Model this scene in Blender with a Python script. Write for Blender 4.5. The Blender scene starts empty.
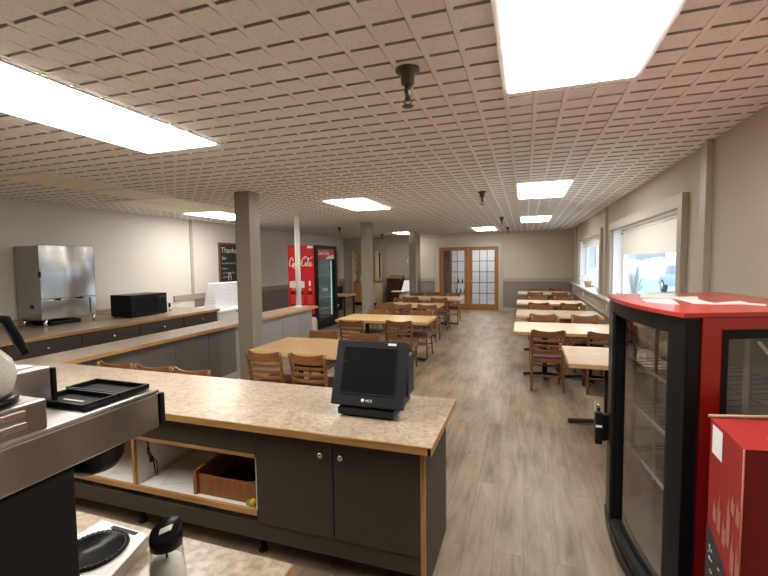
import bpy, bmesh, math, random
from mathutils import Vector, Matrix
random.seed(7)
SC = bpy.context.scene
COL = SC.collection
PI = math.pi

# ------------------------------------------------------------------ camera, world, exposure
CAM_H = 1.744
cam_data = bpy.data.cameras.new('camera')
cam = bpy.data.objects.new('camera', cam_data)
COL.objects.link(cam)
cam_data.sensor_fit = 'HORIZONTAL'
cam_data.sensor_width = 36.0
cam_data.lens = 36.0 * 419.6 / 768.0
cam_data.clip_start = 0.05
cam_data.clip_end = 200
_r = Vector((0.94798698, 0.31804456, -0.01297466))
_u = Vector((-0.00743225, 0.06286637, 0.99799428))
_f = Vector((-0.31822232, 0.94598915, -0.06196029))
cam.matrix_world = Matrix(((_r.x, _u.x, -_f.x, 0), (_r.y, _u.y, -_f.y, 0), (_r.z, _u.z, -_f.z, CAM_H), (0, 0, 0, 1)))
SC.camera = cam

world = bpy.data.worlds.new('sky'); SC.world = world
world.use_nodes = True
wn = world.node_tree.nodes['Background']
wn.inputs['Color'].default_value = (0.72, 0.86, 1.0, 1)
wn.inputs['Strength'].default_value = 3.6

SC.view_settings.view_transform = 'Standard'
SC.view_settings.look = 'None'
SC.view_settings.gamma = 1.0
SC.view_settings.use_curve_mapping = False
SC.view_settings.exposure = 0.0
LAMP = 19.0          # radiance of the fluorescent diffusers
SC.cycles.max_bounces = 14
SC.cycles.diffuse_bounces = 6
SC.cycles.transparent_max_bounces = 24

# ------------------------------------------------------------------ material helpers
def mat(name):
    m = bpy.data.materials.new(name); m.use_nodes = True
    nt = m.node_tree; b = nt.nodes['Principled BSDF']
    return m, nt, b
def node(nt, t, **kw):
    n = nt.nodes.new(t)
    for k, v in kw.items():
        if k in n.inputs: n.inputs[k].default_value = v
        else: setattr(n, k, v)
    return n
def simple(name, col, rough=0.5, metal=0.0, noise=0.06, scale=8.0, coat=0.0, spec=None, bump=0.0):
    m, nt, b = mat(name)
    tc = node(nt, 'ShaderNodeTexCoord')
    nz = node(nt, 'ShaderNodeTexNoise'); nz.inputs['Scale'].default_value = scale; nz.inputs['Detail'].default_value = 4
    nt.links.new(tc.outputs['Object'], nz.inputs['Vector'])
    mx = node(nt, 'ShaderNodeMix', data_type='RGBA')
    mx.inputs[6].default_value = (*[c * (1 - noise) for c in col], 1)
    mx.inputs[7].default_value = (*[min(1, c * (1 + noise)) for c in col], 1)
    nt.links.new(nz.outputs['Fac'], mx.inputs[0])
    nt.links.new(mx.outputs[2], b.inputs['Base Color'])
    b.inputs['Roughness'].default_value = rough
    b.inputs['Metallic'].default_value = metal
    if coat: b.inputs['Coat Weight'].default_value = coat; b.inputs['Coat Roughness'].default_value = 0.1
    if spec is not None: b.inputs['Specular IOR Level'].default_value = spec
    if bump:
        bp = node(nt, 'ShaderNodeBump'); bp.inputs['Strength'].default_value = bump; bp.inputs['Distance'].default_value = 0.004
        nt.links.new(nz.outputs['Fac'], bp.inputs['Height']); nt.links.new(bp.outputs['Normal'], b.inputs['Normal'])
    return m
def ramp(nt, stops):
    r = node(nt, 'ShaderNodeValToRGB'); e = r.color_ramp.elements
    while len(e) < len(stops): e.new(0.5)
    for k, (p, c) in enumerate(stops):
        e[k].position = p; e[k].color = (*c, 1)
    return r
def wood(name, dark, light, axis='y', rough=0.38, scale=1.0, stretch=14.0, coat=0.15):
    m, nt, b = mat(name)
    tc = node(nt, 'ShaderNodeTexCoord'); mp = node(nt, 'ShaderNodeMapping')
    s = {'x': (1.2, stretch, stretch), 'y': (stretch, 1.2, stretch), 'z': (stretch, stretch, 1.2)}[axis]
    mp.inputs['Scale'].default_value = tuple(v * scale for v in s)
    nt.links.new(tc.outputs['Object'], mp.inputs['Vector'])
    nz = node(nt, 'ShaderNodeTexNoise'); nz.inputs['Scale'].default_value = 2.2; nz.inputs['Detail'].default_value = 6; nz.inputs['Distortion'].default_value = 0.6
    nt.links.new(mp.outputs['Vector'], nz.inputs['Vector'])
    r = ramp(nt, [(0.3, dark), (0.7, light)])
    nt.links.new(nz.outputs['Fac'], r.inputs['Fac']); nt.links.new(r.outputs['Color'], b.inputs['Base Color'])
    b.inputs['Roughness'].default_value = rough; b.inputs['Coat Weight'].default_value = coat; b.inputs['Coat Roughness'].default_value = 0.2
    return m
def emit(name, col, strength):
    m, nt, b = mat(name)
    b.inputs['Base Color'].default_value = (0.8, 0.8, 0.8, 1)
    b.inputs['Emission Color'].default_value = (*col, 1); b.inputs['Emission Strength'].default_value = strength
    return m
def glass(name, tint=(1, 1, 1), refl=1.0, rough=0.0):
    m = bpy.data.materials.new(name); m.use_nodes = True; nt = m.node_tree
    nt.nodes.remove(nt.nodes['Principled BSDF']); out = nt.nodes['Material Output']
    tr = node(nt, 'ShaderNodeBsdfTransparent'); tr.inputs['Color'].default_value = (*tint, 1)
    gl = node(nt, 'ShaderNodeBsdfGlossy'); gl.inputs['Roughness'].default_value = rough
    g = node(nt, 'ShaderNodeNewGeometry'); dt = node(nt, 'ShaderNodeVectorMath', operation='DOT_PRODUCT')
    nt.links.new(g.outputs['Normal'], dt.inputs[0]); nt.links.new(g.outputs['Incoming'], dt.inputs[1])
    ab = node(nt, 'ShaderNodeMath', operation='ABSOLUTE'); nt.links.new(dt.outputs['Value'], ab.inputs[0])
    iv = node(nt, 'ShaderNodeMath', operation='SUBTRACT'); iv.inputs[0].default_value = 1.0; nt.links.new(ab.outputs[0], iv.inputs[1])
    pw = node(nt, 'ShaderNodeMath', operation='POWER'); pw.inputs[1].default_value = 5.0; nt.links.new(iv.outputs[0], pw.inputs[0])
    fr = node(nt, 'ShaderNodeMath', operation='MULTIPLY_ADD'); fr.inputs[1].default_value = 0.96; fr.inputs[2].default_value = 0.04; nt.links.new(pw.outputs[0], fr.inputs[0])
    mu = node(nt, 'ShaderNodeMath', operation='MULTIPLY', use_clamp=True); mu.inputs[1].default_value = refl
    mx = node(nt, 'ShaderNodeMixShader')
    nt.links.new(fr.outputs[0], mu.inputs[0]); nt.links.new(mu.outputs[0], mx.inputs[0])
    nt.links.new(tr.outputs[0], mx.inputs[1]); nt.links.new(gl.outputs[0], mx.inputs[2]); nt.links.new(mx.outputs[0], out.inputs['Surface'])
    return m

# ------------------------------------------------------------------ materials
M = {}
M['wall'] = simple('wall_paint', (0.44, 0.39, 0.315), 0.75, noise=0.03, scale=2)
M['wall_cool'] = simple('wall_paint_pale', (0.66, 0.63, 0.585), 0.7, noise=0.03, scale=2)
M['wain'] = simple('wainscot_paint', (0.20, 0.175, 0.145), 0.6, noise=0.05, scale=3)
M['rail'] = simple('rail_paint', (0.33, 0.29, 0.24), 0.5, noise=0.04)
M['trim'] = simple('trim_paint', (0.38, 0.335, 0.275), 0.45, noise=0.04)
M['batten'] = simple('batten_paint', (0.42, 0.38, 0.33), 0.5, noise=0.04)
M['pillar'] = simple('pillar_paint', (0.27, 0.235, 0.185), 0.5, noise=0.04)
M['sill'] = simple('sill_paint', (0.75, 0.72, 0.68), 0.35, noise=0.02)
M['white'] = simple('white_paint', (0.82, 0.82, 0.80), 0.45, noise=0.02)
M['whitelam'] = simple('white_laminate', (0.80, 0.79, 0.76), 0.4, noise=0.02)
M['oak'] = wood('oak_edge', (0.33, 0.16, 0.045), (0.56, 0.31, 0.11), 'x')
M['oak_y'] = wood('oak_edge_long', (0.33, 0.16, 0.045), (0.56, 0.31, 0.11), 'y')
M['oak_z'] = wood('oak_edge_upright', (0.33, 0.16, 0.045), (0.56, 0.31, 0.11), 'z')
M['door_wood'] = wood('door_oak', (0.20, 0.072, 0.016), (0.31, 0.125, 0.032), 'z')
M['table'] = wood('table_maple', (0.53, 0.33, 0.145), (0.66, 0.45, 0.225), 'x', rough=0.28, stretch=9)
M['table_pale'] = wood('table_pale_maple', (0.72, 0.55, 0.38), (0.84, 0.68, 0.50), 'x', rough=0.25, stretch=9)
M['table_edge'] = wood('table_edge_maple', (0.55, 0.33, 0.13), (0.68, 0.44, 0.20), 'x')
M['chair'] = wood('chair_wood', (0.145, 0.058, 0.016), (0.245, 0.108, 0.033), 'z', rough=0.35)
M['chair_h'] = wood('chair_rail_wood', (0.145, 0.058, 0.016), (0.245, 0.108, 0.033), 'x', rough=0.35)
M['vinyl'] = simple('burgundy_vinyl', (0.085, 0.028, 0.030), 0.4, noise=0.15)
M['cab'] = simple('taupe_laminate', (0.062, 0.050, 0.039), 0.5, noise=0.05, scale=20, spec=0.3)
M['barface'] = simple('bar_panel_paint', (0.27, 0.255, 0.25), 0.5, noise=0.04)  # tone also carries the light falling on the far bar stretch
M['black'] = simple('black_plastic', (0.012, 0.012, 0.013), 0.35, spec=0.12, noise=0.1)
M['blackm'] = simple('black_matte', (0.016, 0.015, 0.015), 0.6, spec=0.12, noise=0.1)
M['pos'] = simple('charcoal_plastic', (0.024, 0.026, 0.029), 0.45, spec=0.12, noise=0.06)
M['screen'] = simple('dark_screen', (0.012, 0.012, 0.012), 0.22, spec=0.12, noise=0.02)
M['iron'] = simple('black_iron', (0.02, 0.019, 0.018), 0.5, spec=0.12, noise=0.1)
M['bronze'] = simple('aged_bronze', (0.10, 0.08, 0.055), 0.4, metal=0.8, noise=0.2, scale=40)
M['chrome'] = simple('brushed_nickel', (0.72, 0.70, 0.67), 0.25, metal=1.0, noise=0.03)
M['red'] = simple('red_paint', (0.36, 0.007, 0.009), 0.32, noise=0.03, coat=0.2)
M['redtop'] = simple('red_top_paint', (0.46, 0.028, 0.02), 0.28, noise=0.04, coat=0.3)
M['inner'] = simple('cooler_liner', (0.46, 0.44, 0.41), 0.5, noise=0.03)
M['fridge_liner'] = simple('fridge_liner', (0.62, 0.68, 0.68), 0.5, noise=0.03)
M['darkwire'] = simple('grey_wire', (0.30, 0.29, 0.28), 0.4, metal=0.5, noise=0.02)
M['barface_shaded'] = simple('bar_panel_paint_shaded', (0.115, 0.10, 0.085), 0.5, noise=0.05)  # shaded copy of the bar panel paint, for the dimmer near stretch
M['fridgered'] = simple('fridge_red', (0.56, 0.010, 0.012), 0.4, noise=0.03, spec=0.3)
M['ribbon'] = simple('pale_decal', (0.72, 0.68, 0.63), 0.4, noise=0.06, scale=25)
M['wire'] = simple('white_wire', (0.75, 0.75, 0.73), 0.35, noise=0.02)
M['tag'] = simple('white_tag', (0.85, 0.85, 0.83), 0.5, noise=0.02)
M['card'] = simple('red_carton', (0.31, 0.024, 0.024), 0.5, noise=0.07, scale=12, spec=0.25)
M['cardbrown'] = simple('bare_cardboard', (0.42, 0.28, 0.17), 0.8, noise=0.1, scale=30)
M['cardfade'] = simple('worn_print', (0.44, 0.14, 0.12), 0.6, noise=0.2, scale=60)
M['cardblack'] = simple('black_print', (0.03, 0.03, 0.032), 0.5, noise=0.1)
M['snow'] = simple('snow', (0.72, 0.80, 0.88), 0.8, noise=0.04, scale=1.5, bump=0.4)
M['road'] = simple('wet_road', (0.36, 0.45, 0.56), 0.5, noise=0.15, scale=0.6)
M['brick'] = simple('red_brick_wall', (0.42, 0.16, 0.12), 0.8, noise=0.15, scale=3)
M['greysiding'] = simple('grey_siding', (0.55, 0.55, 0.56), 0.8, noise=0.1)
M['carpaint'] = simple('pale_blue_car_paint', (0.20, 0.33, 0.48), 0.3, noise=0.04, coat=0.5)
M['carglass'] = simple('car_window', (0.10, 0.15, 0.21), 0.1, noise=0.05)
M['tyre'] = simple('tyre_rubber', (0.05, 0.05, 0.055), 0.7, noise=0.1)
M['shrub'] = simple('snowy_shrub', (0.20, 0.24, 0.20), 0.8, noise=0.4, scale=9)
M['shade'] = None
M['cream'] = simple('cream_cabinet', (0.74, 0.65, 0.43), 0.5, noise=0.04)
M['hutchwood'] = wood('hutch_oak', (0.42, 0.19, 0.06), (0.60, 0.31, 0.11), 'z')
M['darkwood'] = wood('dark_walnut', (0.022, 0.010, 0.006), (0.045, 0.021, 0.012), 'z')
M['tan'] = simple('tan_wicker', (0.38, 0.23, 0.10), 0.7, noise=0.3, scale=60)
M['paper'] = simple('paper_sheet', (0.72, 0.71, 0.68), 0.7, noise=0.08, scale=14)
M['orange'] = simple('orange_label', (0.80, 0.22, 0.04), 0.5)
M['cola'] = simple('cola_brown', (0.03, 0.010, 0.006), 0.3)
M['redlabel'] = simple('red_label', (0.65, 0.03, 0.03), 0.4)
M['green'] = simple('green_leaf', (0.16, 0.40, 0.05), 0.5, noise=0.2)
M['yellow'] = simple('yellow_petal', (0.75, 0.48, 0.04), 0.5)
M['chalk'] = simple('chalk', (0.75, 0.75, 0.72), 0.9)
M['slate'] = simple('chalkboard_slate', (0.025, 0.025, 0.026), 0.6, noise=0.2, scale=6)
M['frame'] = wood('walnut_frame', (0.13, 0.07, 0.03), (0.2, 0.11, 0.05), 'z')
M['sugar'] = simple('sugar', (0.85, 0.83, 0.78), 0.9, noise=0.05, scale=200)
M['cream_lens'] = simple('unlit_diffuser', (0.92, 0.84, 0.66), 0.5, noise=0.03)
M['tbar'] = simple('white_tee_bar', (0.80, 0.79, 0.77), 0.4, noise=0.02)
M['lamp'] = emit('fluorescent_diffuser', (1.0, 0.955, 0.885), LAMP)
M['winglass'] = glass('window_glass', (0.97, 0.99, 1.0), 0.7)
M['doorglass'] = glass('door_glass', (0.93, 0.95, 0.97), 0.9)
M['coolglass'] = glass('cooler_glass', (0.80, 0.80, 0.79), 1.5)
M['fridgeglass'] = glass('fridge_glass', (0.80, 0.86, 0.86), 1.3)
M['clear'] = glass('clear_glass', (0.93, 0.94, 0.93), 1.2)
M['jugplastic'] = glass('jug_plastic', (0.80, 0.80, 0.78), 1.4, 0.15)
M['hallwall'] = simple('hall_wall_paint', (0.70, 0.72, 0.74), 0.7)
M['hallfloor'] = simple('hall_floor', (0.35, 0.38, 0.42), 0.35)
M['lavender'] = simple('egg_tray_foam', (0.78, 0.78, 0.80), 0.6, noise=0.03)
M['blue'] = simple('dark_blue_plastic', (0.018, 0.022, 0.036), 0.35)
M['coffee_bk'] = simple('moulded_black', (0.010, 0.010, 0.011), 0.28, spec=0.12, noise=0.1)

def make_shade():
    m = bpy.data.materials.new('roller_blind_cloth'); m.use_nodes = True; nt = m.node_tree
    b = nt.nodes['Principled BSDF']; out = nt.nodes['Material Output']
    b.inputs['Base Color'].default_value = (0.84, 0.79, 0.70, 1); b.inputs['Roughness'].default_value = 0.9
    t = node(nt, 'ShaderNodeBsdfTranslucent'); t.inputs['Color'].default_value = (0.90, 0.84, 0.74, 1)
    mx = node(nt, 'ShaderNodeMixShader'); mx.inputs[0].default_value = 0.45
    nt.links.new(b.outputs[0], mx.inputs[1]); nt.links.new(t.outputs[0], mx.inputs[2]); nt.links.new(mx.outputs[0], out.inputs['Surface'])
    return m
M['shade'] = make_shade()

def make_steamy():
    m = glass('steamed_glass', (.9, .88, .84), 1.6, .05); nt = m.node_tree; out = nt.nodes['Material Output']
    src = out.inputs['Surface'].links[0].from_socket
    d = node(nt, 'ShaderNodeBsdfDiffuse'); d.inputs['Color'].default_value = (.82, .80, .74, 1)
    n = node(nt, 'ShaderNodeTexNoise'); n.inputs['Scale'].default_value = 30
    mr = node(nt, 'ShaderNodeMapRange'); mr.inputs['To Min'].default_value = .35; mr.inputs['To Max'].default_value = .7; nt.links.new(n.outputs['Fac'], mr.inputs['Value'])
    mx = node(nt, 'ShaderNodeMixShader'); nt.links.new(mr.outputs[0], mx.inputs[0]); nt.links.new(src, mx.inputs[1]); nt.links.new(d.outputs[0], mx.inputs[2]); nt.links.new(mx.outputs[0], out.inputs['Surface'])
    return m
M['steamy'] = make_steamy()

def make_floor():
    m, nt, b = mat('vinyl_plank_floor')
    g = node(nt, 'ShaderNodeNewGeometry'); sp = node(nt, 'ShaderNodeSeparateXYZ'); cb = node(nt, 'ShaderNodeCombineXYZ')
    nt.links.new(g.outputs['Position'], sp.inputs[0])
    nt.links.new(sp.outputs['Y'], cb.inputs['X']); nt.links.new(sp.outputs['X'], cb.inputs['Y'])
    br = node(nt, 'ShaderNodeTexBrick'); br.offset = 0.37; br.offset_frequency = 2
    br.inputs['Scale'].default_value = 1.0; br.inputs['Brick Width'].default_value = 1.25; br.inputs['Row Height'].default_value = 0.17
    br.inputs['Mortar Size'].default_value = 0.0012; br.inputs['Mortar Smooth'].default_value = 0.1; br.inputs['Bias'].default_value = 0.0
    br.inputs['Color1'].default_value = (0.0, 0.0, 0.0, 1); br.inputs['Color2'].default_value = (1, 1, 1, 1); br.inputs['Mortar'].default_value = (0.5, 0.5, 0.5, 1)
    nt.links.new(cb.outputs[0], br.inputs['Vector'])
    # grain: noise stretched along the plank, shifted per plank
    mp = node(nt, 'ShaderNodeMapping'); mp.inputs['Scale'].default_value = (1.3, 11, 1)
    nt.links.new(cb.outputs[0], mp.inputs['Vector'])
    ad = node(nt, 'ShaderNodeVectorMath', operation='ADD')
    sc = node(nt, 'ShaderNodeVectorMath', operation='SCALE'); sc.inputs['Scale'].default_value = 7.0
    nt.links.new(br.outputs['Color'], sc.inputs[0]); nt.links.new(mp.outputs[0], ad.inputs[0]); nt.links.new(sc.outputs[0], ad.inputs[1])
    n1 = node(nt, 'ShaderNodeTexNoise'); n1.inputs['Scale'].default_value = 1.6; n1.inputs['Detail'].default_value = 7; n1.inputs['Roughness'].default_value = 0.62; n1.inputs['Distortion'].default_value = 0.8
    nt.links.new(ad.outputs[0], n1.inputs['Vector'])
    mp2 = node(nt, 'ShaderNodeMapping'); mp2.inputs['Scale'].default_value = (1.0, 2.6, 1)
    nt.links.new(cb.outputs[0], mp2.inputs['Vector'])
    n2 = node(nt, 'ShaderNodeTexNoise'); n2.inputs['Scale'].default_value = 1.7; n2.inputs['Detail'].default_value = 3
    nt.links.new(mp2.outputs[0], n2.inputs['Vector'])
    a1 = node(nt, 'ShaderNodeMath', operation='MULTIPLY_ADD'); a1.inputs[1].default_value = 0.09; a1.inputs[2].default_value = -0.045
    sepc = node(nt, 'ShaderNodeSeparateColor'); nt.links.new(br.outputs['Color'], sepc.inputs[0]); nt.links.new(sepc.outputs[0], a1.inputs[0])
    a2 = node(nt, 'ShaderNodeMath', operation='MULTIPLY_ADD'); a2.inputs[1].default_value = 0.5; nt.links.new(n2.outputs['Fac'], a2.inputs[0])
    a3 = node(nt, 'ShaderNodeMath', operation='MULTIPLY_ADD'); a3.inputs[1].default_value = 0.55; nt.links.new(n1.outputs['Fac'], a3.inputs[0])
    nt.links.new(a1.outputs[0], a3.inputs[2]); nt.links.new(a3.outputs[0], a2.inputs[2])
    r = ramp(nt, [(0.33, (0.095, 0.065, 0.041)), (0.45, (0.190, 0.140, 0.093)), (0.57, (0.275, 0.210, 0.145)), (0.72, (0.35, 0.275, 0.197))])
    nt.links.new(a2.outputs[0], r.inputs['Fac'])
    mx = node(nt, 'ShaderNodeMix', data_type='RGBA'); mx.inputs[7].default_value = (0.11, 0.085, 0.065, 1)
    nt.links.new(br.outputs['Fac'], mx.inputs[0]); nt.links.new(r.outputs['Color'], mx.inputs[6])
    nt.links.new(mx.outputs[2], b.inputs['Base Color'])
    b.inputs['Roughness'].default_value = 0.42
    bp = node(nt, 'ShaderNodeBump'); bp.inputs['Strength'].default_value = 0.12; bp.inputs['Distance'].default_value = 0.003
    nt.links.new(n1.outputs['Fac'], bp.inputs['Height']); nt.links.new(bp.outputs['Normal'], b.inputs['Normal'])
    return m
M['floor'] = make_floor()

def make_laminate():
    m, nt, b = mat('mottled_stone_laminate')
    g = node(nt, 'ShaderNodeNewGeometry')
    n1 = node(nt, 'ShaderNodeTexNoise'); n1.inputs['Scale'].default_value = 14; n1.inputs['Detail'].default_value = 6; n1.inputs['Roughness'].default_value = 0.65; n1.inputs['Distortion'].default_value = 0.7
    nt.links.new(g.outputs['Position'], n1.inputs['Vector'])
    r = ramp(nt, [(0.28, (0.26, 0.20, 0.145)), (0.42, (0.375, 0.30, 0.22)), (0.58, (0.455, 0.375, 0.285)), (0.74, (0.53, 0.455, 0.36))])
    nt.links.new(n1.outputs['Fac'], r.inputs['Fac'])
    n2 = node(nt, 'ShaderNodeTexNoise'); n2.inputs['Scale'].default_value = 38; n2.inputs['Detail'].default_value = 4
    nt.links.new(g.outputs['Position'], n2.inputs['Vector'])
    r2 = ramp(nt, [(0.38, (0.62, 0.60, 0.58)), (0.55, (1, 1, 1))])
    nt.links.new(n2.outputs['Fac'], r2.inputs['Fac'])
    mx = node(nt, 'ShaderNodeMix', data_type='RGBA', blend_type='MULTIPLY'); mx.inputs[0].default_value = 0.7
    nt.links.new(r.outputs['Color'], mx.inputs[6]); nt.links.new(r2.outputs['Color'], mx.inputs[7])
    nt.links.new(mx.outputs[2], b.inputs['Base Color'])
    b.inputs['Roughness'].default_value = 0.3
    return m
M['lam'] = make_laminate()

def make_ceiling():
    m, nt, b = mat('acoustic_ceiling_tile')
    g = node(nt, 'ShaderNodeNewGeometry')
    n1 = node(nt, 'ShaderNodeTexNoise'); n1.inputs['Scale'].default_value = 130; n1.inputs['Detail'].default_value = 3; n1.inputs['Distortion'].default_value = 1.2
    nt.links.new(g.outputs['Position'], n1.inputs['Vector'])
    r = ramp(nt, [(0.33, (0.62, 0.59, 0.56)), (0.41, (0.93, 0.91, 0.88))])
    nt.links.new(n1.outputs['Fac'], r.inputs['Fac']); nt.links.new(r.outputs['Color'], b.inputs['Base Color'])
    b.inputs['Roughness'].default_value = 0.9
    return m
M['tile'] = make_ceiling()
M['rib'] = simple('ceiling_rib_paint', (0.93, 0.91, 0.88), 0.9, noise=0.03, scale=20)
M['kerf'] = simple('ceiling_kerf_shade', (0.47, 0.44, 0.40), 0.9, noise=0.05)  # darker tone paints the groove shade onto kerf walls and slab

def make_steel(name, col=(0.56, 0.55, 0.535), rough=0.24, axis=(60, 2, 2)):
    m, nt, b = mat(name)
    tc = node(nt, 'ShaderNodeTexCoord'); mp = node(nt, 'ShaderNodeMapping'); mp.inputs['Scale'].default_value = axis
    nt.links.new(tc.outputs['Object'], mp.inputs['Vector'])
    nz = node(nt, 'ShaderNodeTexNoise'); nz.inputs['Scale'].default_value = 3; nz.inputs['Detail'].default_value = 5
    nt.links.new(mp.outputs[0], nz.inputs['Vector'])
    mr = node(nt, 'ShaderNodeMapRange'); mr.inputs['To Min'].default_value = rough * 0.92; mr.inputs['To Max'].default_value = rough * 1.1
    nt.links.new(nz.outputs['Fac'], mr.inputs['Value']); nt.links.new(mr.outputs[0], b.inputs['Roughness'])
    b.inputs['Base Color'].default_value = (*col, 1); b.inputs['Metallic'].default_value = 1.0
    wv = node(nt, 'ShaderNodeTexNoise'); wv.inputs['Scale'].default_value = 1.9; wv.inputs['Detail'].default_value = 0
    mp3 = node(nt, 'ShaderNodeMapping'); mp3.inputs['Scale'].default_value = (1.0, 1.6, 0.8); nt.links.new(tc.outputs['Object'], mp3.inputs['Vector']); nt.links.new(mp3.outputs[0], wv.inputs['Vector'])
    bp = node(nt, 'ShaderNodeBump'); bp.inputs['Strength'].default_value = 1.0; bp.inputs['Distance'].default_value = 0.09
    nt.links.new(wv.outputs['Fac'], bp.inputs['Height']); nt.links.new(bp.outputs['Normal'], b.inputs['Normal'])
    return m
M['steel'] = make_steel('stainless_steel', (0.42, 0.41, 0.395))
M['steel_dim'] = make_steel('stainless_brewer', (0.52, 0.505, 0.485), 0.30, (2, 60, 60))

# ------------------------------------------------------------------ mesh builder
class MB:
    def __init__(s): s.bm = bmesh.new()
    def box(s, x0, x1, y0, y1, z0, z1, bev=0.0, seg=2, rz=0.0, piv=None, mtx=None):
        vs = [s.bm.verts.new((x, y, z)) for x in (x0, x1) for y in (y0, y1) for z in (z0, z1)]
        fs = [s.bm.faces.new([vs[i] for i in q]) for q in ((0, 1, 3, 2), (4, 6, 7, 5), (0, 4, 5, 1), (2, 3, 7, 6), (0, 2, 6, 4), (1, 5, 7, 3))]
        s._fin(vs, fs, bev, seg, rz, piv, mtx); return s
    def _fin(s, vs, fs, bev, seg, rz, piv, mtx):
        bmesh.ops.recalc_face_normals(s.bm, faces=fs)
        if bev:
            es = list({e for f in fs for e in f.edges})
            r = bmesh.ops.bevel(s.bm, geom=es, offset=bev, segments=seg, profile=0.6, affect='EDGES', clamp_overlap=True)
            vs = list({v for v in r['verts']} | {v for f in r['faces'] for v in f.verts} | {v for v in vs if v.is_valid})
        if rz:
            c = piv or Vector((0, 0, 0))
            bmesh.ops.rotate(s.bm, cent=c, matrix=Matrix.Rotation(rz, 3, 'Z'), verts=vs)
        if mtx is not None: bmesh.ops.transform(s.bm, matrix=mtx, verts=vs)
    def hexa(s, p, bev=0.0, seg=2):
        """8 corners: bottom 4 ccw, top 4 ccw"""
        vs = [s.bm.verts.new(q) for q in p]
        fs = [s.bm.faces.new([vs[i] for i in q]) for q in ((3, 2, 1, 0), (4, 5, 6, 7), (0, 1, 5, 4), (1, 2, 6, 5), (2, 3, 7, 6), (3, 0, 4, 7))]
        s._fin(vs, fs, bev, seg, 0, None, None); return s
    def prism(s, pts, z0, z1, bev=0.0, seg=2, mtx=None):
        a = [s.bm.verts.new((x, y, z0)) for x, y in pts]; b = [s.bm.verts.new((x, y, z1)) for x, y in pts]
        n = len(pts); fs = [s.bm.faces.new(a[::-1]), s.bm.faces.new(b)]
        fs += [s.bm.faces.new((a[i], a[(i + 1) % n], b[(i + 1) % n], b[i])) for i in range(n)]
        s._fin(a + b, fs, bev, seg, 0, None, mtx); return s
    def lathe(s, prof, c=(0, 0, 0), n=24, mtx=None, cap=True):
        rings = []; allv = []; fs = []
        for r, z in prof:
            rings.append([s.bm.verts.new((c[0] + r * math.cos(2 * PI * k / n), c[1] + r * math.sin(2 * PI * k / n), c[2] + z)) for k in range(n)])
            allv += rings[-1]
        for a, b in zip(rings, rings[1:]):
            for k in range(n):
                fs.append(s.bm.faces.new((a[k], a[(k + 1) % n], b[(k + 1) % n], b[k])))
        if cap:
            fs.append(s.bm.faces.new(rings[0][::-1])); fs.append(s.bm.faces.new(rings[-1]))
        bmesh.ops.recalc_face_normals(s.bm, faces=fs)
        for f in fs: f.smooth = True
        if mtx is not None: bmesh.ops.transform(s.bm, matrix=mtx, verts=allv)
        return s
    def cyl(s, p0, p1, r, n=14, r1=None):
        p0 = Vector(p0); p1 = Vector(p1); d = p1 - p0; L = d.length
        q = Vector((0, 0, 1)).rotation_difference(d.normalized()).to_matrix().to_4x4()
        return s.lathe([(r, 0), (r if r1 is None else r1, L)], (0, 0, 0), n, Matrix.Translation(p0) @ q)
    def tube(s, path, r, n=8, flat=None, up=Vector((0, 0, 1))):
        """sweep; r number or list; flat=(w,h) rectangular section"""
        P = [Vector(p) for p in path]; rings = []; fs = []
        for i, p in enumerate(P):
            t = (P[min(i + 1, len(P) - 1)] - P[max(i - 1, 0)]).normalized()
            a = t.cross(up)
            if a.length < 1e-4: a = t.cross(Vector((1, 0, 0)))
            a.normalize(); b = a.cross(t).normalized()
            rr = r[i] if isinstance(r, (list, tuple)) else r
            if flat:
                w, h = flat[i] if isinstance(flat, list) else flat
                w /= 2; h /= 2; c = min(w, h) * 0.45
                sec = [(w, -h + c), (w, h - c), (w - c, h), (-w + c, h), (-w, h - c), (-w, -h + c), (-w + c, -h), (w - c, -h)]
                rings.append([s.bm.verts.new(p + a * x + b * y) for x, y in sec])
            else:
                rings.append([s.bm.verts.new(p + a * rr * math.cos(2 * PI * k / n) + b * rr * math.sin(2 * PI * k / n)) for k in range(n)])
        m = len(rings[0])
        for a, b in zip(rings, rings[1:]):
            for k in range(m): fs.append(s.bm.faces.new((a[k], a[(k + 1) % m], b[(k + 1) % m], b[k])))
        fs.append(s.bm.faces.new(rings[0][::-1])); fs.append(s.bm.faces.new(rings[-1]))
        bmesh.ops.recalc_face_normals(s.bm, faces=fs)
        for f in fs: f.smooth = True
        return s
    def quad(s, *p):
        s.bm.faces.new([s.bm.verts.new(q) for q in p]); return s
    def build(s, name, m, parent=None, smooth=False):
        me = bpy.data.meshes.new(name); s.bm.to_mesh(me); s.bm.free()
        o = bpy.data.objects.new(name, me); COL.objects.link(o)
        me.materials.append(m)
        if smooth:
            for p in me.polygons: p.use_smooth = True
        if parent is not None:
            o.parent = parent
            o.matrix_parent_inverse = parent.matrix_basis.inverted()   # parts are modelled in world space unless the thing sits at the origin
        return o
def tag(o, label=None, cat=None, group=None, kind=None):
    if label: o['label'] = label
    if cat: o['category'] = cat
    if group: o['group'] = group
    if kind: o['kind'] = kind
    return o
def thing(name, label, cat, loc=(0, 0, 0), rz=0.0, group=None):
    o = bpy.data.objects.new(name, None); COL.objects.link(o); o.empty_display_size = 0.1
    o.matrix_basis = Matrix.Translation(loc) @ Matrix.Rotation(rz, 4, 'Z')
    return tag(o, label, cat, group)
def struct(name, mb, m, parent=None):
    o = mb.build(name, m, parent)
    if parent is None: o['kind'] = 'structure'
    return o
KIDS = {}
def copy_tree(o, parent=None):
    c = o.copy(); COL.objects.link(c)
    if parent is not None: c.parent = parent
    for ch in [x for x in COL.objects if x.parent == o and x != c]: copy_tree(ch, c)
    return c
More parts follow.
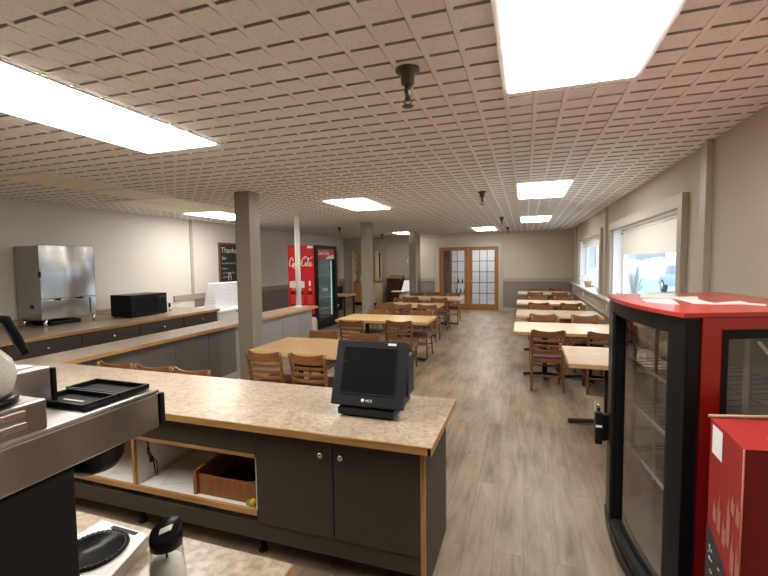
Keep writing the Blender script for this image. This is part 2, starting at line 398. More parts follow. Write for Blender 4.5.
def place(proto, used, x, y, z, rz, label, group=None):
    o = proto if not used else copy_tree(proto)
    o.matrix_basis = Matrix.Translation((x, y, z)) @ Matrix.Rotation(rz, 4, 'Z')
    o['label'] = label
    if group: o['group'] = group
    return o

# ------------------------------------------------------------------ room shell
XL, XR, YF, YB, ZC = -7.08, 1.493, 15.03, -2.4, 2.733
YF2, XJ = 15.9, -3.64      # far wall steps back left of the third pillar
HX0, HX1, HZ = -6.70, -5.40, 2.28  # hutch opening
struct('floor', MB().box(XL - .15, XR + .15, YB - .15, YF + 4.2, -.10, 0), M['floor'])
# ceiling with scored tiles
def build_ceiling():
    p = 0.1709; bm = bmesh.new(); rb = bmesh.new()
    x0 = -0.1165 - p * 41; nx = 51; y0 = YB + .02; ny = 108
    RH, KF, KD = .013, .003, .016          # half rib width, kerf width, kerf depth
    # plain ribs running along the room, one strip per column line
    for i in range(nx + 1):
        x = x0 + i * p; a, b = max(x - RH, XL - .01), min(x + RH, XR + .01)
        if b - a < .003: continue
        for xa, xb, za, zb in ((a, b, ZC, ZC), (b, b, ZC, ZC + KD), (a, a, ZC + KD, ZC)):
            rb.faces.new([rb.verts.new(q) for q in ((xa, y0, za), (xa, YF2 + .05, za), (xb, YF2 + .05, zb), (xb, y0, zb))])
    # scored squares between the ribs with an open kerf on the window side and at each row
    for i in range(nx):
        xa, xb = max(x0 + i * p + RH, XL - .01), min(x0 + (i + 1) * p - RH - KF, XR + .01)
        if xb - xa < .02: continue
        for j in range(ny):
            ya, yb = y0 + j * p, y0 + (j + 1) * p - .011
            if ya > YF2 + .05: continue
            t = .0045
            o = [bm.verts.new(q) for q in ((xa, ya, ZC - .002), (xb, ya, ZC - .002), (xb, yb, ZC + t), (xa, yb, ZC + t))]
            u = [bm.verts.new((v.co.x, v.co.y, ZC + KD)) for v in o]
            bm.faces.new(o[::-1])
            for k in range(4): bm.faces.new((o[k], o[(k + 1) % 4], u[(k + 1) % 4], u[k])).material_index = 1
    out = []
    for nm, b_, m in (('ceiling', bm, M['tile']), ('ceiling_ribs', rb, M['rib'])):
        bmesh.ops.recalc_face_normals(b_, faces=b_.faces[:]) if nm == 'ceiling' else None
        me = bpy.data.meshes.new(nm); b_.to_mesh(me); b_.free()
        o = bpy.data.objects.new(nm, me); COL.objects.link(o); me.materials.append(m); o['kind'] = 'structure'; out.append(o)
        if nm == 'ceiling': me.materials.append(M['kerf'])
    out[1].parent = out[0]
    struct('ceiling_slab', MB().box(XL - .15, XR + .15, YB - .15, YF + 4.2, ZC + .0165, ZC + .15), M['kerf'])
build_ceiling()
# the long white tee bars either side of the window-side lights
for k, x in enumerate((-.1165, .567)):
    struct('trim_%d' % (k + 1), MB().box(x - .015, x + .015, YB + .02, YF - .01, ZC - .010, ZC + .001, .002), M['tbar'])

RZ0, RZ1, BASEH = 1.02, 1.14, 0.12
# left wall
wl = struct('wall_left', MB().box(XL - .15, XL, YB, YF2 + .1, 0, ZC + .03), M['wall_cool'])
struct('wainscot', MB().box(XL, XL + .012, 7.6, YF2, .09, RZ0 - .04), M['wain'], wl)
struct('chair_rail', MB().box(XL, XL + .03, 7.0, YF2, RZ0 - .06, RZ1 - .06, .006), M['rail'], wl)
struct('batten', MB().box(XL, XL + .02, 7.52, 7.60, RZ1 - .06, ZC, .003), M['batten'], wl)
struct('batten', MB().box(XL, XL + .02, 12.0, 12.08, RZ1 - .06, ZC, .003), M['batten'], wl)
struct('baseboard_left', MB().box(XL, XL + .018, 8.4, YF2, 0, BASEH, .004), M['rail'])
# far wall: right part with the french doors
DX0, DX1, DZ = -2.95, -0.86, 2.24
wf = MB()
wf.box(XJ, DX0 - .02, YF, YF + .15, 0, ZC + .03); wf.box(DX1 + .02, XR + .15, YF, YF + .15, 0, ZC + .03); wf.box(DX0 - .02, DX1 + .02, YF, YF + .15, DZ + .01, ZC + .03)
wf.box(XJ, XJ + .12, YF + .15, YF2 + .1, 0, ZC + .03)
wf = struct('wall_far', wf, M['wall'])
w2 = MB().box(XL - .15, HX0, YF2, YF2 + .15, 0, ZC + .03).box(HX1, XJ, YF2, YF2 + .15, 0, ZC + .03).box(HX0, HX1, YF2, YF2 + .15, HZ, ZC + .03)
w2 = struct('wall_far_recess', w2, M['wall'])
for (a, b, y, par) in ((XJ, DX0 - .14, YF, wf), (DX1 + .14, XR, YF, wf), (HX1 + .12, XJ, YF2, w2)):
    struct('wainscot', MB().box(a, b, y - .012, y, .09, RZ0), M['wain'], par)
    struct('chair_rail', MB().box(a, b, y - .03, y, RZ0, RZ1, .006), M['rail'], par)
struct('baseboard_far', MB().box(DX1 + .14, XR, YF - .022, YF - .012, 0, BASEH, .003), M['trim'])
struct('baseboard_far_recess', MB().box(HX1 + .12, XJ, YF2 - .022, YF2 - .012, 0, BASEH, .003), M['trim'])
# back wall behind the camera
struct('wall_back', MB().box(XL - .15, XR + .15, YB - .15, YB, 0, ZC + .03), M['rail'])
# right wall with the two windows
WB = (4.94, 8.45); WS = (9.60, 13.15); WZ0, WZ1 = 1.03, 2.25; TH = .24
wr = MB()
for a, b in ((YB, WB[0]), (WB[1], WS[0]), (WS[1], YF + .15)): wr.box(XR, XR + TH, a, b, 0, ZC + .03)
for a, b in (WB, WS): wr.box(XR, XR + TH, a, b, 0, WZ0 - .04).box(XR, XR + TH, a, b, WZ1, ZC + .03)
wr = struct('wall_right', wr, M['wall'])
struct('wainscot', MB().box(XR - .02, XR, 3.9, YF - .012, .69, WZ0 - .05, .004), M['trim'], wr)
struct('wainscot', MB().box(XR - .012, XR, 3.9, YF - .012, .0, .66, .002), M['rail'], wr)
struct('chair_rail', MB().box(XR - .04, XR, 3.9, YF - .02, .655, .705, .008), M['trim'], wr)
for y in (4.27, 9.0, 13.9): struct('batten', MB().box(XR - .05, XR, y, y + .14, WZ0, ZC, .003), M['batten'], wr)
struct('trim_3', MB().box(XR - .10, XR, 3.9, YF - .03, WZ0 - .045, WZ0 - .005, .008), M['sill'])     # the long ledge below the windows
for n, (a, b) in enumerate((WB, WS)):
    f = MB()
    for q0, q1 in ((a - .13, a), (b, b + .13)): f.box(XR - .058, XR, q0, q1, WZ0 - .005, WZ1, .005)
    f.box(XR - .058, XR, a - .13, b + .13, WZ1, WZ1 + .13, .005)
    w = struct('window_%d' % (n + 1), f, M['trim'])
    s = MB().box(XR, XR + TH, a, b, WZ0 - .04, WZ0 - .004).box(XR, XR + TH, a, a + .02, WZ0, WZ1).box(XR, XR + TH, b - .02, b, WZ0, WZ1).box(XR, XR + TH, a, b, WZ1 - .02, WZ1)
    struct('reveal', s, M['white'], w)
    fr = MB(); X0, X1 = XR + .15, XR + .21
    fr.box(X0, X1, a, b, WZ0, WZ0 + .05).box(X0, X1, a, b, WZ1 - .07, WZ1)
    for y in (a + .02, b - .09): fr.box(X0, X1, y, y + .07, WZ0 + .05, WZ1 - .07)
    if n == 1: fr.box(X0, X1, (a + b) / 2 - .035, (a + b) / 2 + .035, WZ0 + .05, WZ1 - .07)
    struct('window_frame', fr, M['white'], w)
    struct('pane', MB().box(XR + .178, XR + .184, a + .08, b - .08, WZ0 + .045, WZ1 - .065), M['winglass'], w)
# blinds
for n, (a, b, z0, lab) in enumerate(((5.02, 8.05, 1.84, 'cream roller blind pulled a third down in the large window near the red cooler'), (9.66, 13.05, 2.10, 'cream roller blind rolled almost fully up in the far window'))):
    t = thing('roller_blind', lab, 'blind', (XR + .08, (a + b) / 2, z0))
    cl = MB()
    k = 7
    for i in range(k):
        zz0 = z0 + (2.19 - z0) * i / k; zz1 = z0 + (2.19 - z0) * (i + 1) / k
        cl.box(XR + .079, XR + .081, a, b, zz0, zz1)
    cl.build('blind_cloth', M['shade'], t)
    MB().cyl((XR + .08, a - .02, 2.20), (XR + .08, b + .04, 2.20), .024).build('roller', M['white'], t)
    MB().box(XR + .072, XR + .088, a, b, z0 - .028, z0, .004).build('hem_bar', M['shade'], t)
    MB().box(XR + .06, XR + .10, b + .04, b + .06, 2.165, 2.235, .004).build('bracket', M['bronze'], t)

# far doors: french doors
tr = MB().box(DX0 - .15, DX0, YF - .035, YF + .02, 0, DZ + .15, .005).box(DX1, DX1 + .15, YF - .035, YF + .02, 0, DZ + .15, .005).box(DX0, DX1, YF - .035, YF + .02, DZ, DZ + .15, .005)
struct('trim_4', tr, M['trim'])
d1 = None
for n, (a, b) in enumerate(((DX0 + .01, (DX0 + DX1) / 2 - .003), ((DX0 + DX1) / 2 + .003, DX1 - .01))):
    s = .135; zb, zt = .22, DZ - .13
    f = MB().box(a, a + s, YF + .02, YF + .065, .01, DZ - .005, .003).box(b - s, b, YF + .02, YF + .065, .01, DZ - .005, .003)
    f.box(a + s, b - s, YF + .02, YF + .065, .01, zb, .003).box(a + s, b - s, YF + .02, YF + .065, zt, DZ - .005, .003)
    d = struct('door_%d' % (n + 1), f, M['door_wood'])
    m = MB(); W = b - a - 2 * s; H = zt - zb
    for i in (1, 2): m.box(a + s + W * i / 3 - .013, a + s + W * i / 3 + .013, YF + .025, YF + .06, zb, zt)
    for j in (1, 2, 3, 4): m.box(a + s, b - s, YF + .025, YF + .06, zb + H * j / 5 - .013, zb + H * j / 5 + .013)
    struct('muntins', m, M['door_wood'], d)
    struct('pane', MB().box(a + s, b - s, YF + .040, YF + .044, zb, zt), M['doorglass'], d)
    xh = (b - .06) if n == 0 else (a + .06)
    struct('handle', MB().box(xh - .02, xh + .02, YF + .012, YF + .02, .95, 1.12, .002).cyl((xh, YF + .015, 1.03), (xh, YF - .035, 1.03), .012).cyl((xh, YF - .035, 1.03), (xh + (-.09 if n == 0 else .09), YF - .035, 1.03), .010), M['chrome'], d)

# hallway behind the glass doors
hw = MB().box(-3.5, -3.4, YF + .16, YF + 4.1, 0, ZC).box(.6, .7, YF + .16, YF + 4.1, 0, ZC).box(-3.5, .7, YF + 4.0, YF + 4.1, 0, ZC)
struct('wall_hall', hw, M['hallwall'])
struct('floor_hall', MB().box(-3.4, .6, YF + .16, YF + 4.0, .0, .004), M['hallfloor'])
hl = thing('ceiling_light', 'bright light panel in the hallway seen through the glass doors', 'ceiling light', (-1.4, YF + 2.0, ZC))
MB().box(-1.9, -1.2, YF + 2.2, YF + 3.3, ZC - .012, ZC).build('diffuser', M['lamp'], hl)
hf = thing('picture_board', 'tall grey panel standing behind the left glass door', 'panel', (-3.2, YF + 1.0, 0))
MB().box(-3.05, -2.65, YF + 1.0, YF + 1.05, .0, 2.2, .01).build('panel', M['wain'], hf)
hc = thing('hall_shelf', 'white display shelf holding small items behind the left glass door', 'shelf', (-2.35, YF + 1.2, 0))
sb = MB()
for z in (.05, .45, .85, 1.15): sb.box(-2.6, -2.1, YF + 1.2, YF + 1.5, z, z + .03)
for x in (-2.6, -2.13): sb.box(x, x + .03, YF + 1.2, YF + 1.5, 0, 1.25)
sb.build('shelf_frame', M['white'], hc)
for i in range(6):
    x = -2.52 + .075 * i; z = (.481, .881)[i % 2]
    tag(MB().lathe([(.028, 0), (.03, .10), (.012, .15), (.012, .19)], (x, YF + 1.33, z), 10).build('hall_bottle', M[('cola', 'blue', 'darkwood')[i % 3]]),
        'dark small bottle %s on the hall shelf behind the glass door' % ('lower row' if i % 2 == 0 else 'upper row'), 'bottle', 'bottles on the hall shelf')

# ------------------------------------------------------------------ ceiling lights
def light(x0, x1, y0, y1, label, lit=True, name='ceiling_light'):
    t = thing(name, label, 'ceiling light', ((x0 + x1) / 2, (y0 + y1) / 2, ZC))
    MB().box(x0, x1, y0, y1, ZC - .018, ZC - .004, .003).build('diffuser', M['lamp'] if lit else M['cream_lens'], t)
    fr = MB(); z0, z1 = ZC - .008, ZC + .002; w = .012
    fr.box(x0 - w, x0, y0 - w, y1 + w, z0, z1).box(x1, x1 + w, y0 - w, y1 + w, z0, z1).box(x0, x1, y0 - w, y0, z0, z1).box(x0, x1, y1, y1 + w, z0, z1)
    fr.build('frame', M['tbar'], t)
    return t
sx0, sx1 = -.095, .548
light(sx0, sx1, 1.2, 2.62, 'large bright ceiling light nearest the camera above the aisle')
light(sx0, sx1, 5.76, 7.10, 'bright ceiling light above the aisle, middle of the window-side line of three')
light(sx0, sx1, 10.15, 11.48, 'bright ceiling light farthest along the window-side line near the far wall')
light(-3.12, -2.40, .15, 2.88, 'long bright ceiling light at upper left above the front counter')
light(-3.04, -2.36, 6.08, 7.42, 'bright ceiling light between the first and second pillar')
light(-4.22, -3.72, 13.55, 14.55, 'small bright ceiling light left of the third pillar by the far wall')
light(-1.50, -.88, 12.75, 14.05, 'small bright ceiling light in front of the glass doors')
light(-6.22, -5.48, 6.50, 7.85, 'bright ceiling light left of the first pillar near the left wall')
light(-5.50, -4.80, 3.08, 4.02, 'unlit cream ceiling light panel nearest the steel dispenser', False, 'unlit_ceiling_light')
light(-5.50, -4.80, 4.06, 4.80, 'unlit dull cream ceiling panel second from the steel dispenser', False, 'unlit_ceiling_light')
light(-6.22, -5.56, 4.84, 6.46, 'unlit cream ceiling panel over the microwave counter before the lit one', False, 'unlit_ceiling_light')
light(-5.53, -4.90, 4.84, 6.46, 'unlit cream ceiling panel over the bar beside the first pillar', False, 'unlit_ceiling_light')

# sprinklers
def sprinkler():
    t = thing('fire_sprinkler', 'x', 'sprinkler')
    MB().lathe([(.032, 0), (.062, -.004), (.062, -.014), (.036, -.026), (.034, -.075), (.022, -.085)], (0, 0, 0), 18).build('escutcheon', M['bronze'], t)
    MB().lathe([(.018, -.08), (.018, -.12), (.014, -.13), (.014, -.155)], (0, 0, 0), 12).build('pipe', M['bronze'], t)
    MB().tube([(-.012, 0, -.15), (-.022, 0, -.165), (-.004, 0, -.185)], .004, 6).tube([(.012, 0, -.15), (.022, 0, -.165), (.004, 0, -.185)], .004, 6).build('yoke', M['bronze'], t)
    MB().lathe([(.03, -.186), (.03, -.190)], (0, 0, 0), 14).build('deflector', M['bronze'], t)
    return t
sp = sprinkler(); first = True
for x, y, l in ((-.58, 2.15, 'large bronze pendant fire sprinkler on the ceiling nearest the camera'), (-.59, 6.22, 'bronze fire sprinkler left of the middle aisle light'),
                (-.51, 10.0, 'small bronze fire sprinkler left of the farthest aisle light'), (-.49, 13.1, 'tiny fire sprinkler nearest the glass doors and far wall'),
                (-4.97, 10.9, 'bronze fire sprinkler above the red drink fridge'), (-4.79, 14.1, 'bronze fire sprinkler above the far left hutch'),):
    place(sp, not first, x, y, ZC, 0, l, 'fire sprinklers on the ceiling'); first = False

# ------------------------------------------------------------------ pillars and pole
for (x, y, w, lab) in ((-3.80, 4.88, .235, 'square taupe pillar nearest the camera beside the bar'), (-3.87, 9.75, .235, 'square taupe pillar second from the camera left of the tables'), (-3.70, 13.68, .235, 'square taupe pillar farthest away left of the glass doors')):
    t = thing('pillar', lab, 'pillar', (x + w / 2, y + w / 2, 0), 0, 'square pillars')
    MB().box(x, x + w, y, y + w, 0, ZC, .006).build('shaft', M['pillar'], t)
    MB().box(x - .012, x + w + .012, y - .012, y + w + .012, 0, .10, .004).build('base_trim', M['rail'], t)
# ------------------------------------------------------------------ L-shaped service counter
ZT = .84
def edged_top(parent, poly, edges, name='countertop'):
    MB().prism(poly, ZT - .012, ZT, .002).build(name, M['lam'], parent)
bc = thing('service_counter', 'long L-shaped counter with mottled stone top, oak edge and taupe cabinets', 'counter', (-2.2, 2.3, 0))
L = [(-4.63, 1.95), (-.425, 1.95), (-.425, 2.71), (-4.13, 2.71), (-4.13, 7.91), (-4.63, 7.91)]
MB().prism(L, ZT - .004, ZT).build('countertop', M['lam'], bc)
Li = [(-4.615, 1.965), (-.44, 1.965), (-.44, 2.695), (-4.145, 2.695), (-4.145, 7.895), (-4.615, 7.895)]
MB().prism(Li, ZT - .042, ZT - .004).build('top_core', M['oak'], bc)
MB().box(-4.63, -.425, 1.947, 1.968, ZT - .044, ZT - .001, .004).build('edge_band', M['oak'], bc)
MB().box(-4.13, -.425, 2.692, 2.713, ZT - .044, ZT - .001, .004).build('edge_band', M['oak'], bc)
MB().box(-4.63, -4.13, 7.892, 7.913, ZT - .044, ZT - .001, .004).build('edge_band', M['oak'], bc)
for q in ((-.446, -.422, 1.947, 2.713), (-4.15, -4.127, 2.713, 7.913), (-4.633, -4.61, 1.947, 7.913)):
    MB().box(*q, ZT - .044, ZT - .001, .004).build('edge_band', M['oak_y'], bc)
TZ = ZT - .044
# right end panel, doors
ep = MB().box(-.492, -.474, 2.03, 2.62, .0, TZ).build('end_panel', M['cab'], bc)
MB().box(-.496, -.472, 2.008, 2.03, .0, TZ, .003).build('oak_edging', M['oak_z'], ep)
for a, b, kx in ((-1.475, -.985, -1.045), (-.979, -.498, -.925)):
    d = MB().box(a, b, 2.008, 2.027, .225, TZ - .012, .002).build('door', M['cab'], bc)
    k = MB().lathe([(.006, 0), (.006, .016), (.015, .022), (.017, .030), (.012, .036), (.004, .038)], (0, 0, 0), 16, Matrix.Translation((kx, 2.008, .705)) @ Matrix.Rotation(PI / 2, 4, 'X')).build('knob', M['chrome'], d)
MB().box(-1.49, -.496, 2.03, 2.05, .2, TZ).build('face_frame', M['cab'], bc)
MB().box(-4.56, -.496, 2.016, 2.034, .12, .222).build('kick_board', M['cab'], bc)
# open shelves section
MB().box(-4.56, -1.482, 2.012, 2.03, .632, TZ).build('fascia', M['cab'], bc)
MB().box(-4.56, -1.482, 2.008, 2.032, .612, .634, .003).build('fascia_trim', M['oak'], bc)
sh = MB().box(-4.56, -1.49, 2.032, 2.58, .275, .295).build('bottom_shelf', M['whitelam'], bc)
MB().box(-4.56, -1.482, 2.010, 2.032, .262, .296, .003).build('shelf_edging', M['oak'], sh)
MB().box(-4.56, -.49, 2.58, 2.60, .13, TZ).build('back_panel', M['whitelam'], bc)
MB().box(-4.56, -.49, 2.602, 2.618, .10, TZ).build('front_panel', M['barface'], bc)
for x in (-1.50, -2.44, -3.40, -4.36):
    dv = MB().box(x, x + .018, 2.034, 2.58, .295, TZ - .0).build('divider', M['whitelam'], bc)
    if x < -1.6: MB().box(x - .002, x + .02, 2.012, 2.034, .296, .612, .002).build('divider_edging', M['oak_z'], dv)
for x in (-2.46, -1.5, -.53, -3.6, -4.4):
    for y in (2.09, 2.54): MB().lathe([(.03, 0), (.03, .012), (.016, .016), (.016, .125)], (x, y, 0), 12).build('leg', M['black'], bc)
# chrome lid-stay springs in the open shelf
MB().tube([(-2.38, 2.06, .60), (-2.36, 2.07, .57), (-2.37, 2.07, .50), (-2.33, 2.08, .44), (-2.32, 2.08, .36)], .005, 6).tube([(-2.36, 2.06, .60), (-2.35, 2.07, .5), (-2.305, 2.08, .44), (-2.30, 2.08, .35)], .004, 6).lathe([(.012, 0), (.012, .03)], (-2.345, 2.075, .44), 8).build('lid_stay', M['iron'], bc)
# bar part: panels on the dining side, plus cabinets below on the working side
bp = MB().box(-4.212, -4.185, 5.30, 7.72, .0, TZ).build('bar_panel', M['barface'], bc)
bp2 = MB().box(-4.212, -4.185, 2.72, 5.298, .0, TZ).build('bar_panel', M['barface_shaded'], bc)  # near stretch, its shade put into the panel colour
for y in (3.60, 4.12, 4.72, 5.90, 6.60, 7.25): MB().box(-4.187, -4.179, y, y + .018, .10, TZ, .002).build('batten', M['barface' if y > 5.3 else 'barface_shaded'], bp if y > 5.3 else bp2)
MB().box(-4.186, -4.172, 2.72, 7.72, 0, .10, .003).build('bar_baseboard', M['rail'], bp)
MB().box(-4.58, -4.186, 7.70, 7.72, 0, TZ).build('end_panel', M['barface'], bc)
MB().box(-4.58, -4.56, 2.62, 7.70, .12, TZ).build('back_panel', M['cab'], bc)
# white round pole standing on the bar
pl = thing('support_pole', 'slim white round pole standing on the far end of the bar counter', 'pole', (-4.46, 7.68, ZT))
MB().cyl((-4.46, 7.68, ZT), (-4.46, 7.68, ZC), .052, 20).build('pole', M['white'], pl)
MB().lathe([(.075, 0), (.075, .012), (.053, .02)], (-4.46, 7.68, ZT), 20).build('base_flange', M['white'], pl)

# drawer box and papers on the shelf
db = thing('wooden_drawer_box', 'empty brown wooden drawer box lying on the open white shelf', 'drawer', (-1.75, 2.25, .295))
MB().box(-1.97, -1.515, 2.06, 2.078, .296, .42, .002).build('front_board', M['door_wood'], db)
MB().box(-1.97, -1.515, 2.44, 2.458, .296, .42, .002).build('back_board', M['door_wood'], db)
MB().box(-1.975, -1.95, 2.045, 2.47, .296, .45, .002).build('side_board', M['door_wood'], db)
MB().box(-1.53, -1.515, 2.078, 2.44, .296, .42, .002).build('side_board', M['door_wood'], db)
MB().box(-1.95, -1.53, 2.078, 2.44, .300, .308).build('bottom_board', M['darkwood'], db)
tag(MB().box(-1.72, -1.60, 2.18, 2.23, .309, .335, .006, rz=.5, piv=(-1.66, 2.2, .3)).build('paper_bundle', M['paper']), 'small pale folded bundle inside the wooden drawer box', 'paper')
for i, (x, y, r, w, l, lab) in enumerate(((-2.18, 2.22, .4, .30, .21, 'large printed paper sheet on the shelf left of the drawer box'), (-2.09, 2.30, -.2, .28, .2, 'printed paper sheet partly over the largest sheet on the shelf'), (-2.24, 2.36, .1, .25, .18, 'printed paper sheet at the back of the shelf by the divider'), (-2.62, 2.2, .2, .28, .2, 'paper sheet on the shelf left of the oak divider'))):
    o = MB().box(x - w / 2, x + w / 2, y - l / 2, y + l / 2, .296 + i * .0016, .2972 + i * .0016, rz=r, piv=(x, y, .3)).build('paper_sheet', M['paper']); tag(o, lab, 'paper', 'papers on the shelf')
fl = thing('paper_flower', 'small yellow and green leaf scrap on the shelf beside the cabinet door', 'flower', (-1.52, 2.05, .296))
MB().lathe([(.002, 0), (.018, .012), (.02, .03), (.006, .045)], (-1.53, 2.045, .297), 10).build('petal', M['yellow'], fl)
MB().hexa([(-1.58, 2.04, .297), (-1.54, 2.03, .297), (-1.535, 2.05, .297), (-1.56, 2.06, .297), (-1.575, 2.04, .325), (-1.54, 2.035, .34), (-1.537, 2.045, .34), (-1.56, 2.05, .33)], .003).build('leaf', M['green'], fl)

# ------------------------------------------------------------------ point-of-sale terminal
pt = thing('register_terminal', 'black touch screen register with tilted monitor on the front counter', 'cash register', (-.88, 2.45, ZT))
b = MB().box(-1.045, -.70, 2.215, 2.60, ZT + .012, ZT + .055, .008).box(-1.02, -.73, 2.25, 2.57, ZT, ZT + .014)
b = b.build('base', M['pos'], pt)
MB().hexa([(-1.0, 2.31, ZT + .055), (-.76, 2.31, ZT + .055), (-.76, 2.52, ZT + .055), (-1.0, 2.52, ZT + .055), (-.97, 2.30, ZT + .13), (-.79, 2.30, ZT + .13), (-.79, 2.44, ZT + .16), (-.97, 2.44, ZT + .16)], .006).build('neck', M['pos'], pt)
tilt = Matrix.Translation((-.866, 2.205, ZT + .072)) @ Matrix.Rotation(-math.radians(20), 4, 'X')
W, H = .222, .385
hd = MB().box(-W, W, 0, .055, 0, H, .010, mtx=tilt).build('monitor', M['pos'], pt)
MB().hexa([tilt @ Vector(p) for p in [(-W + .03, .05, .03), (W - .03, .05, .03), (W - .06, .105, .06), (-W + .06, .105, .06), (-W + .03, .05, H - .03), (W - .03, .05, H - .03), (W - .06, .10, H - .08), (-W + .06, .10, H - .08)]], .01).build('back_shell', M['pos'], hd)
MB().box(-.165, .165, -.0015, .004, .075, H - .045, mtx=tilt).build('screen', M['screen'], hd)
f = MB()
for q in ((-.172, .172, .068, .075), (-.172, .172, H - .045, H - .038), (-.172, -.165, .068, H - .038), (.165, .172, .068, H - .038)): f.box(q[0], q[1], -.004, .003, q[2], q[3], .001, mtx=tilt)
f.build('bezel_ring', M['pos'], hd)
MB().box(.105, .155, -.003, .001, H - .025, H - .012, mtx=tilt).build('sticker', M['tag'], hd)
def text(s, size, name, m, parent, mtx, ext=.0008, bold=0.0):
    cu = bpy.data.curves.new(name, 'FONT'); cu.body = s; cu.size = size; cu.extrude = ext; cu.offset = bold; cu.align_x = 'CENTER'; cu.align_y = 'CENTER'
    tmp = bpy.data.objects.new(name, cu); COL.objects.link(tmp)
    dg = bpy.context.evaluated_depsgraph_get(); me = bpy.data.meshes.new_from_object(tmp.evaluated_get(dg))
    bpy.data.objects.remove(tmp)
    me.transform(mtx)
    o = bpy.data.objects.new(name, me); COL.objects.link(o); me.materials.clear(); me.materials.append(m)
    if parent is not None: o.parent = parent; o.matrix_parent_inverse = parent.matrix_basis.inverted()
    return o
RX = Matrix.Rotation(PI / 2, 4, 'X')
text('NCR', .020, 'logo', M['chalk'], hd, tilt @ Matrix.Translation((.018, -.0012, .035)) @ RX)
MB().lathe([(.010, 0), (.010, .001)], (0, 0, 0), 16, tilt @ Matrix.Translation((-.02, -.0003, .035)) @ RX).build('logo', M['chalk'], hd)
MB().box(-.155, -.152, -.0025, 0, H - .13, H - .127, mtx=tilt).build('indicator', M['orange'], hd)
# customer display at the back right
cd = MB().box(-.705, -.677, 2.46, 2.60, ZT + .07, ZT + .32, .006).build('card_reader', M['blue'], pt)
MB().box(-.82, -.70, 2.44, 2.50, ZT + .20, ZT + .26, .006).build('reader_arm', M['pos'], pt)

# ------------------------------------------------------------------ left wall counter
lc = thing('back_counter', 'long wall counter with stone top and taupe drawers under the steel dispenser', 'counter', (-6.4, 4.5, 0))
CY0, CY1 = 1.6, 6.78; CX = -5.70; ZT_KEEP = ZT; ZT = .87
MB().box(XL + .001, CX, CY0, CY1, ZT - .004, ZT).build('countertop', M['lam'], lc)
MB().box(XL + .001, CX - .015, CY0, CY1 - .01, ZT - .04, ZT - .004).build('top_core', M['oak_y'], lc)
MB().box(CX - .02, CX + .002, CY0, CY1 + .002, ZT - .045, ZT - .001, .004).build('edge_band', M['oak_y'], lc)
MB().box(XL + .001, XL + .022, CY0, CY1 - .01, ZT, ZT + .10, .004).build('backsplash', M['lam'], lc)
MB().box(XL + .001, CX - .045, CY0, CY1 - .04, .09, ZT - .05).build('carcass', M['cab'], lc)
MB().box(XL + .001, CX - .12, CY0, CY1 - .06, 0, .09).build('kick_board', M['cab'], lc)
edges = [1.65, 2.40, 3.17, 4.06, 4.97, 5.87, 6.72]
for a, c in zip(edges, edges[1:]):
    d = MB().box(CX - .045, CX - .023, a + .006, c - .006, .60, ZT - .055, .003).build('drawer', M['cab'], lc)
    ym = (a + c) / 2
    MB().lathe([(.008, 0), (.008, .016), (.018, .022), (.020, .030), (.012, .038)], (0, 0, 0), 14, Matrix.Translation((CX - .023, ym, .71)) @ Matrix.Rotation(PI / 2, 4, 'Y')).build('knob', M['chrome'], d)
    MB().box(CX - .045, CX - .023, a + .006, c - .006, .10, .59, .003).build('door', M['cab'], lc)

# steel milk dispenser
md = thing('steel_dispenser', 'tall stainless steel drink dispenser on legs on the left wall counter', 'dispenser', (-6.7, 4.5, ZT))
Y0, Y1 = 4.07, 4.88; F = -6.515
MB().box(XL + .05, F - .03, Y0 + .005, Y1 - .005, ZT + .10, ZT + 1.17, .008).build('body', M['steel'], md)
dr = MB().box(F - .03, F + .015, Y0, Y1, ZT + .40, ZT + 1.18, .01)
dr = dr.build('door', M['steel'], md)
MB().box(F + .0, F + .03, Y0 - .012, Y0 + .012, ZT + .72, ZT + .80, .006).build('latch', M['black'], dr)
MB().box(F - .03, F - .012, Y0 + .02, Y1 - .09, ZT + .12, ZT + .385, .004).build('splash_panel', M['steel'], md)
MB().box(F - .03, F + .008, Y1 - .09, Y1, ZT + .12, ZT + .385, .005).build('side_post', M['steel'], md)
MB().box(F - .03, F + .008, Y0, Y0 + .02, ZT + .10, ZT + .395, .003).build('side_post', M['steel'], md)
for y in (Y0 + .22, Y1 - .26): MB().box(F - .005, F + .02, y, y + .05, ZT + .375, ZT + .40, .004).build('spout', M['black'], md)
MB().box(F - .22, F - .16, Y0 - .002, Y0 + .006, ZT + .27, ZT + .32, .002).build('outlet', M['black'], md)
for x in (F - .005, XL + .12):
    for y in (Y0 + .05, Y1 - .05): MB().lathe([(.018, 0), (.018, .01), (.022, .012), (.024, .10)], (x, y, ZT), 12).build('leg', M['chrome'], md)
MB().box(XL + .12, F - .07, Y0 + .16, Y1 - .2, ZT + .001, ZT + .06, .02).build('drip_tray', M['black'], md)

# microwave
mw = thing('microwave', 'black microwave oven on the left wall counter right of the steel dispenser', 'microwave', (-6.4, 5.56, ZT))
MX = -6.15; a, b2 = 5.20, 5.93; z0, z1 = ZT + .012, ZT + .375
MB().box(MX - .46, MX - .03, a, b2, z0, z1, .006).build('case', M['black'], mw)
dd = MB().box(MX - .03, MX, a, b2 - .20, z0, z1, .005).build('door', M['coffee_bk'], mw)
MB().box(MX - .001, MX + .002, a + .06, b2 - .26, z0 + .05, z1 - .05).build('window', M['screen'], dd)
MB().box(MX - .03, MX, b2 - .198, b2, z0, z1, .005).build('control_panel', M['black'], mw)
MB().box(MX, MX + .003, b2 - .17, b2 - .03, z1 - .08, z1 - .04).build('clock_display', M['blue'], mw)
MB().cyl((MX + .03, b2 - .23, z0 + .06), (MX + .03, b2 - .23, z1 - .06), .01).build('handle', M['black'], dd)
for x in (MX - .42, MX - .06):
    for y in (a + .05, b2 - .05): MB().cyl((x, y, ZT), (x, y, z0 + .002), .018).build('foot', M['black'], mw)
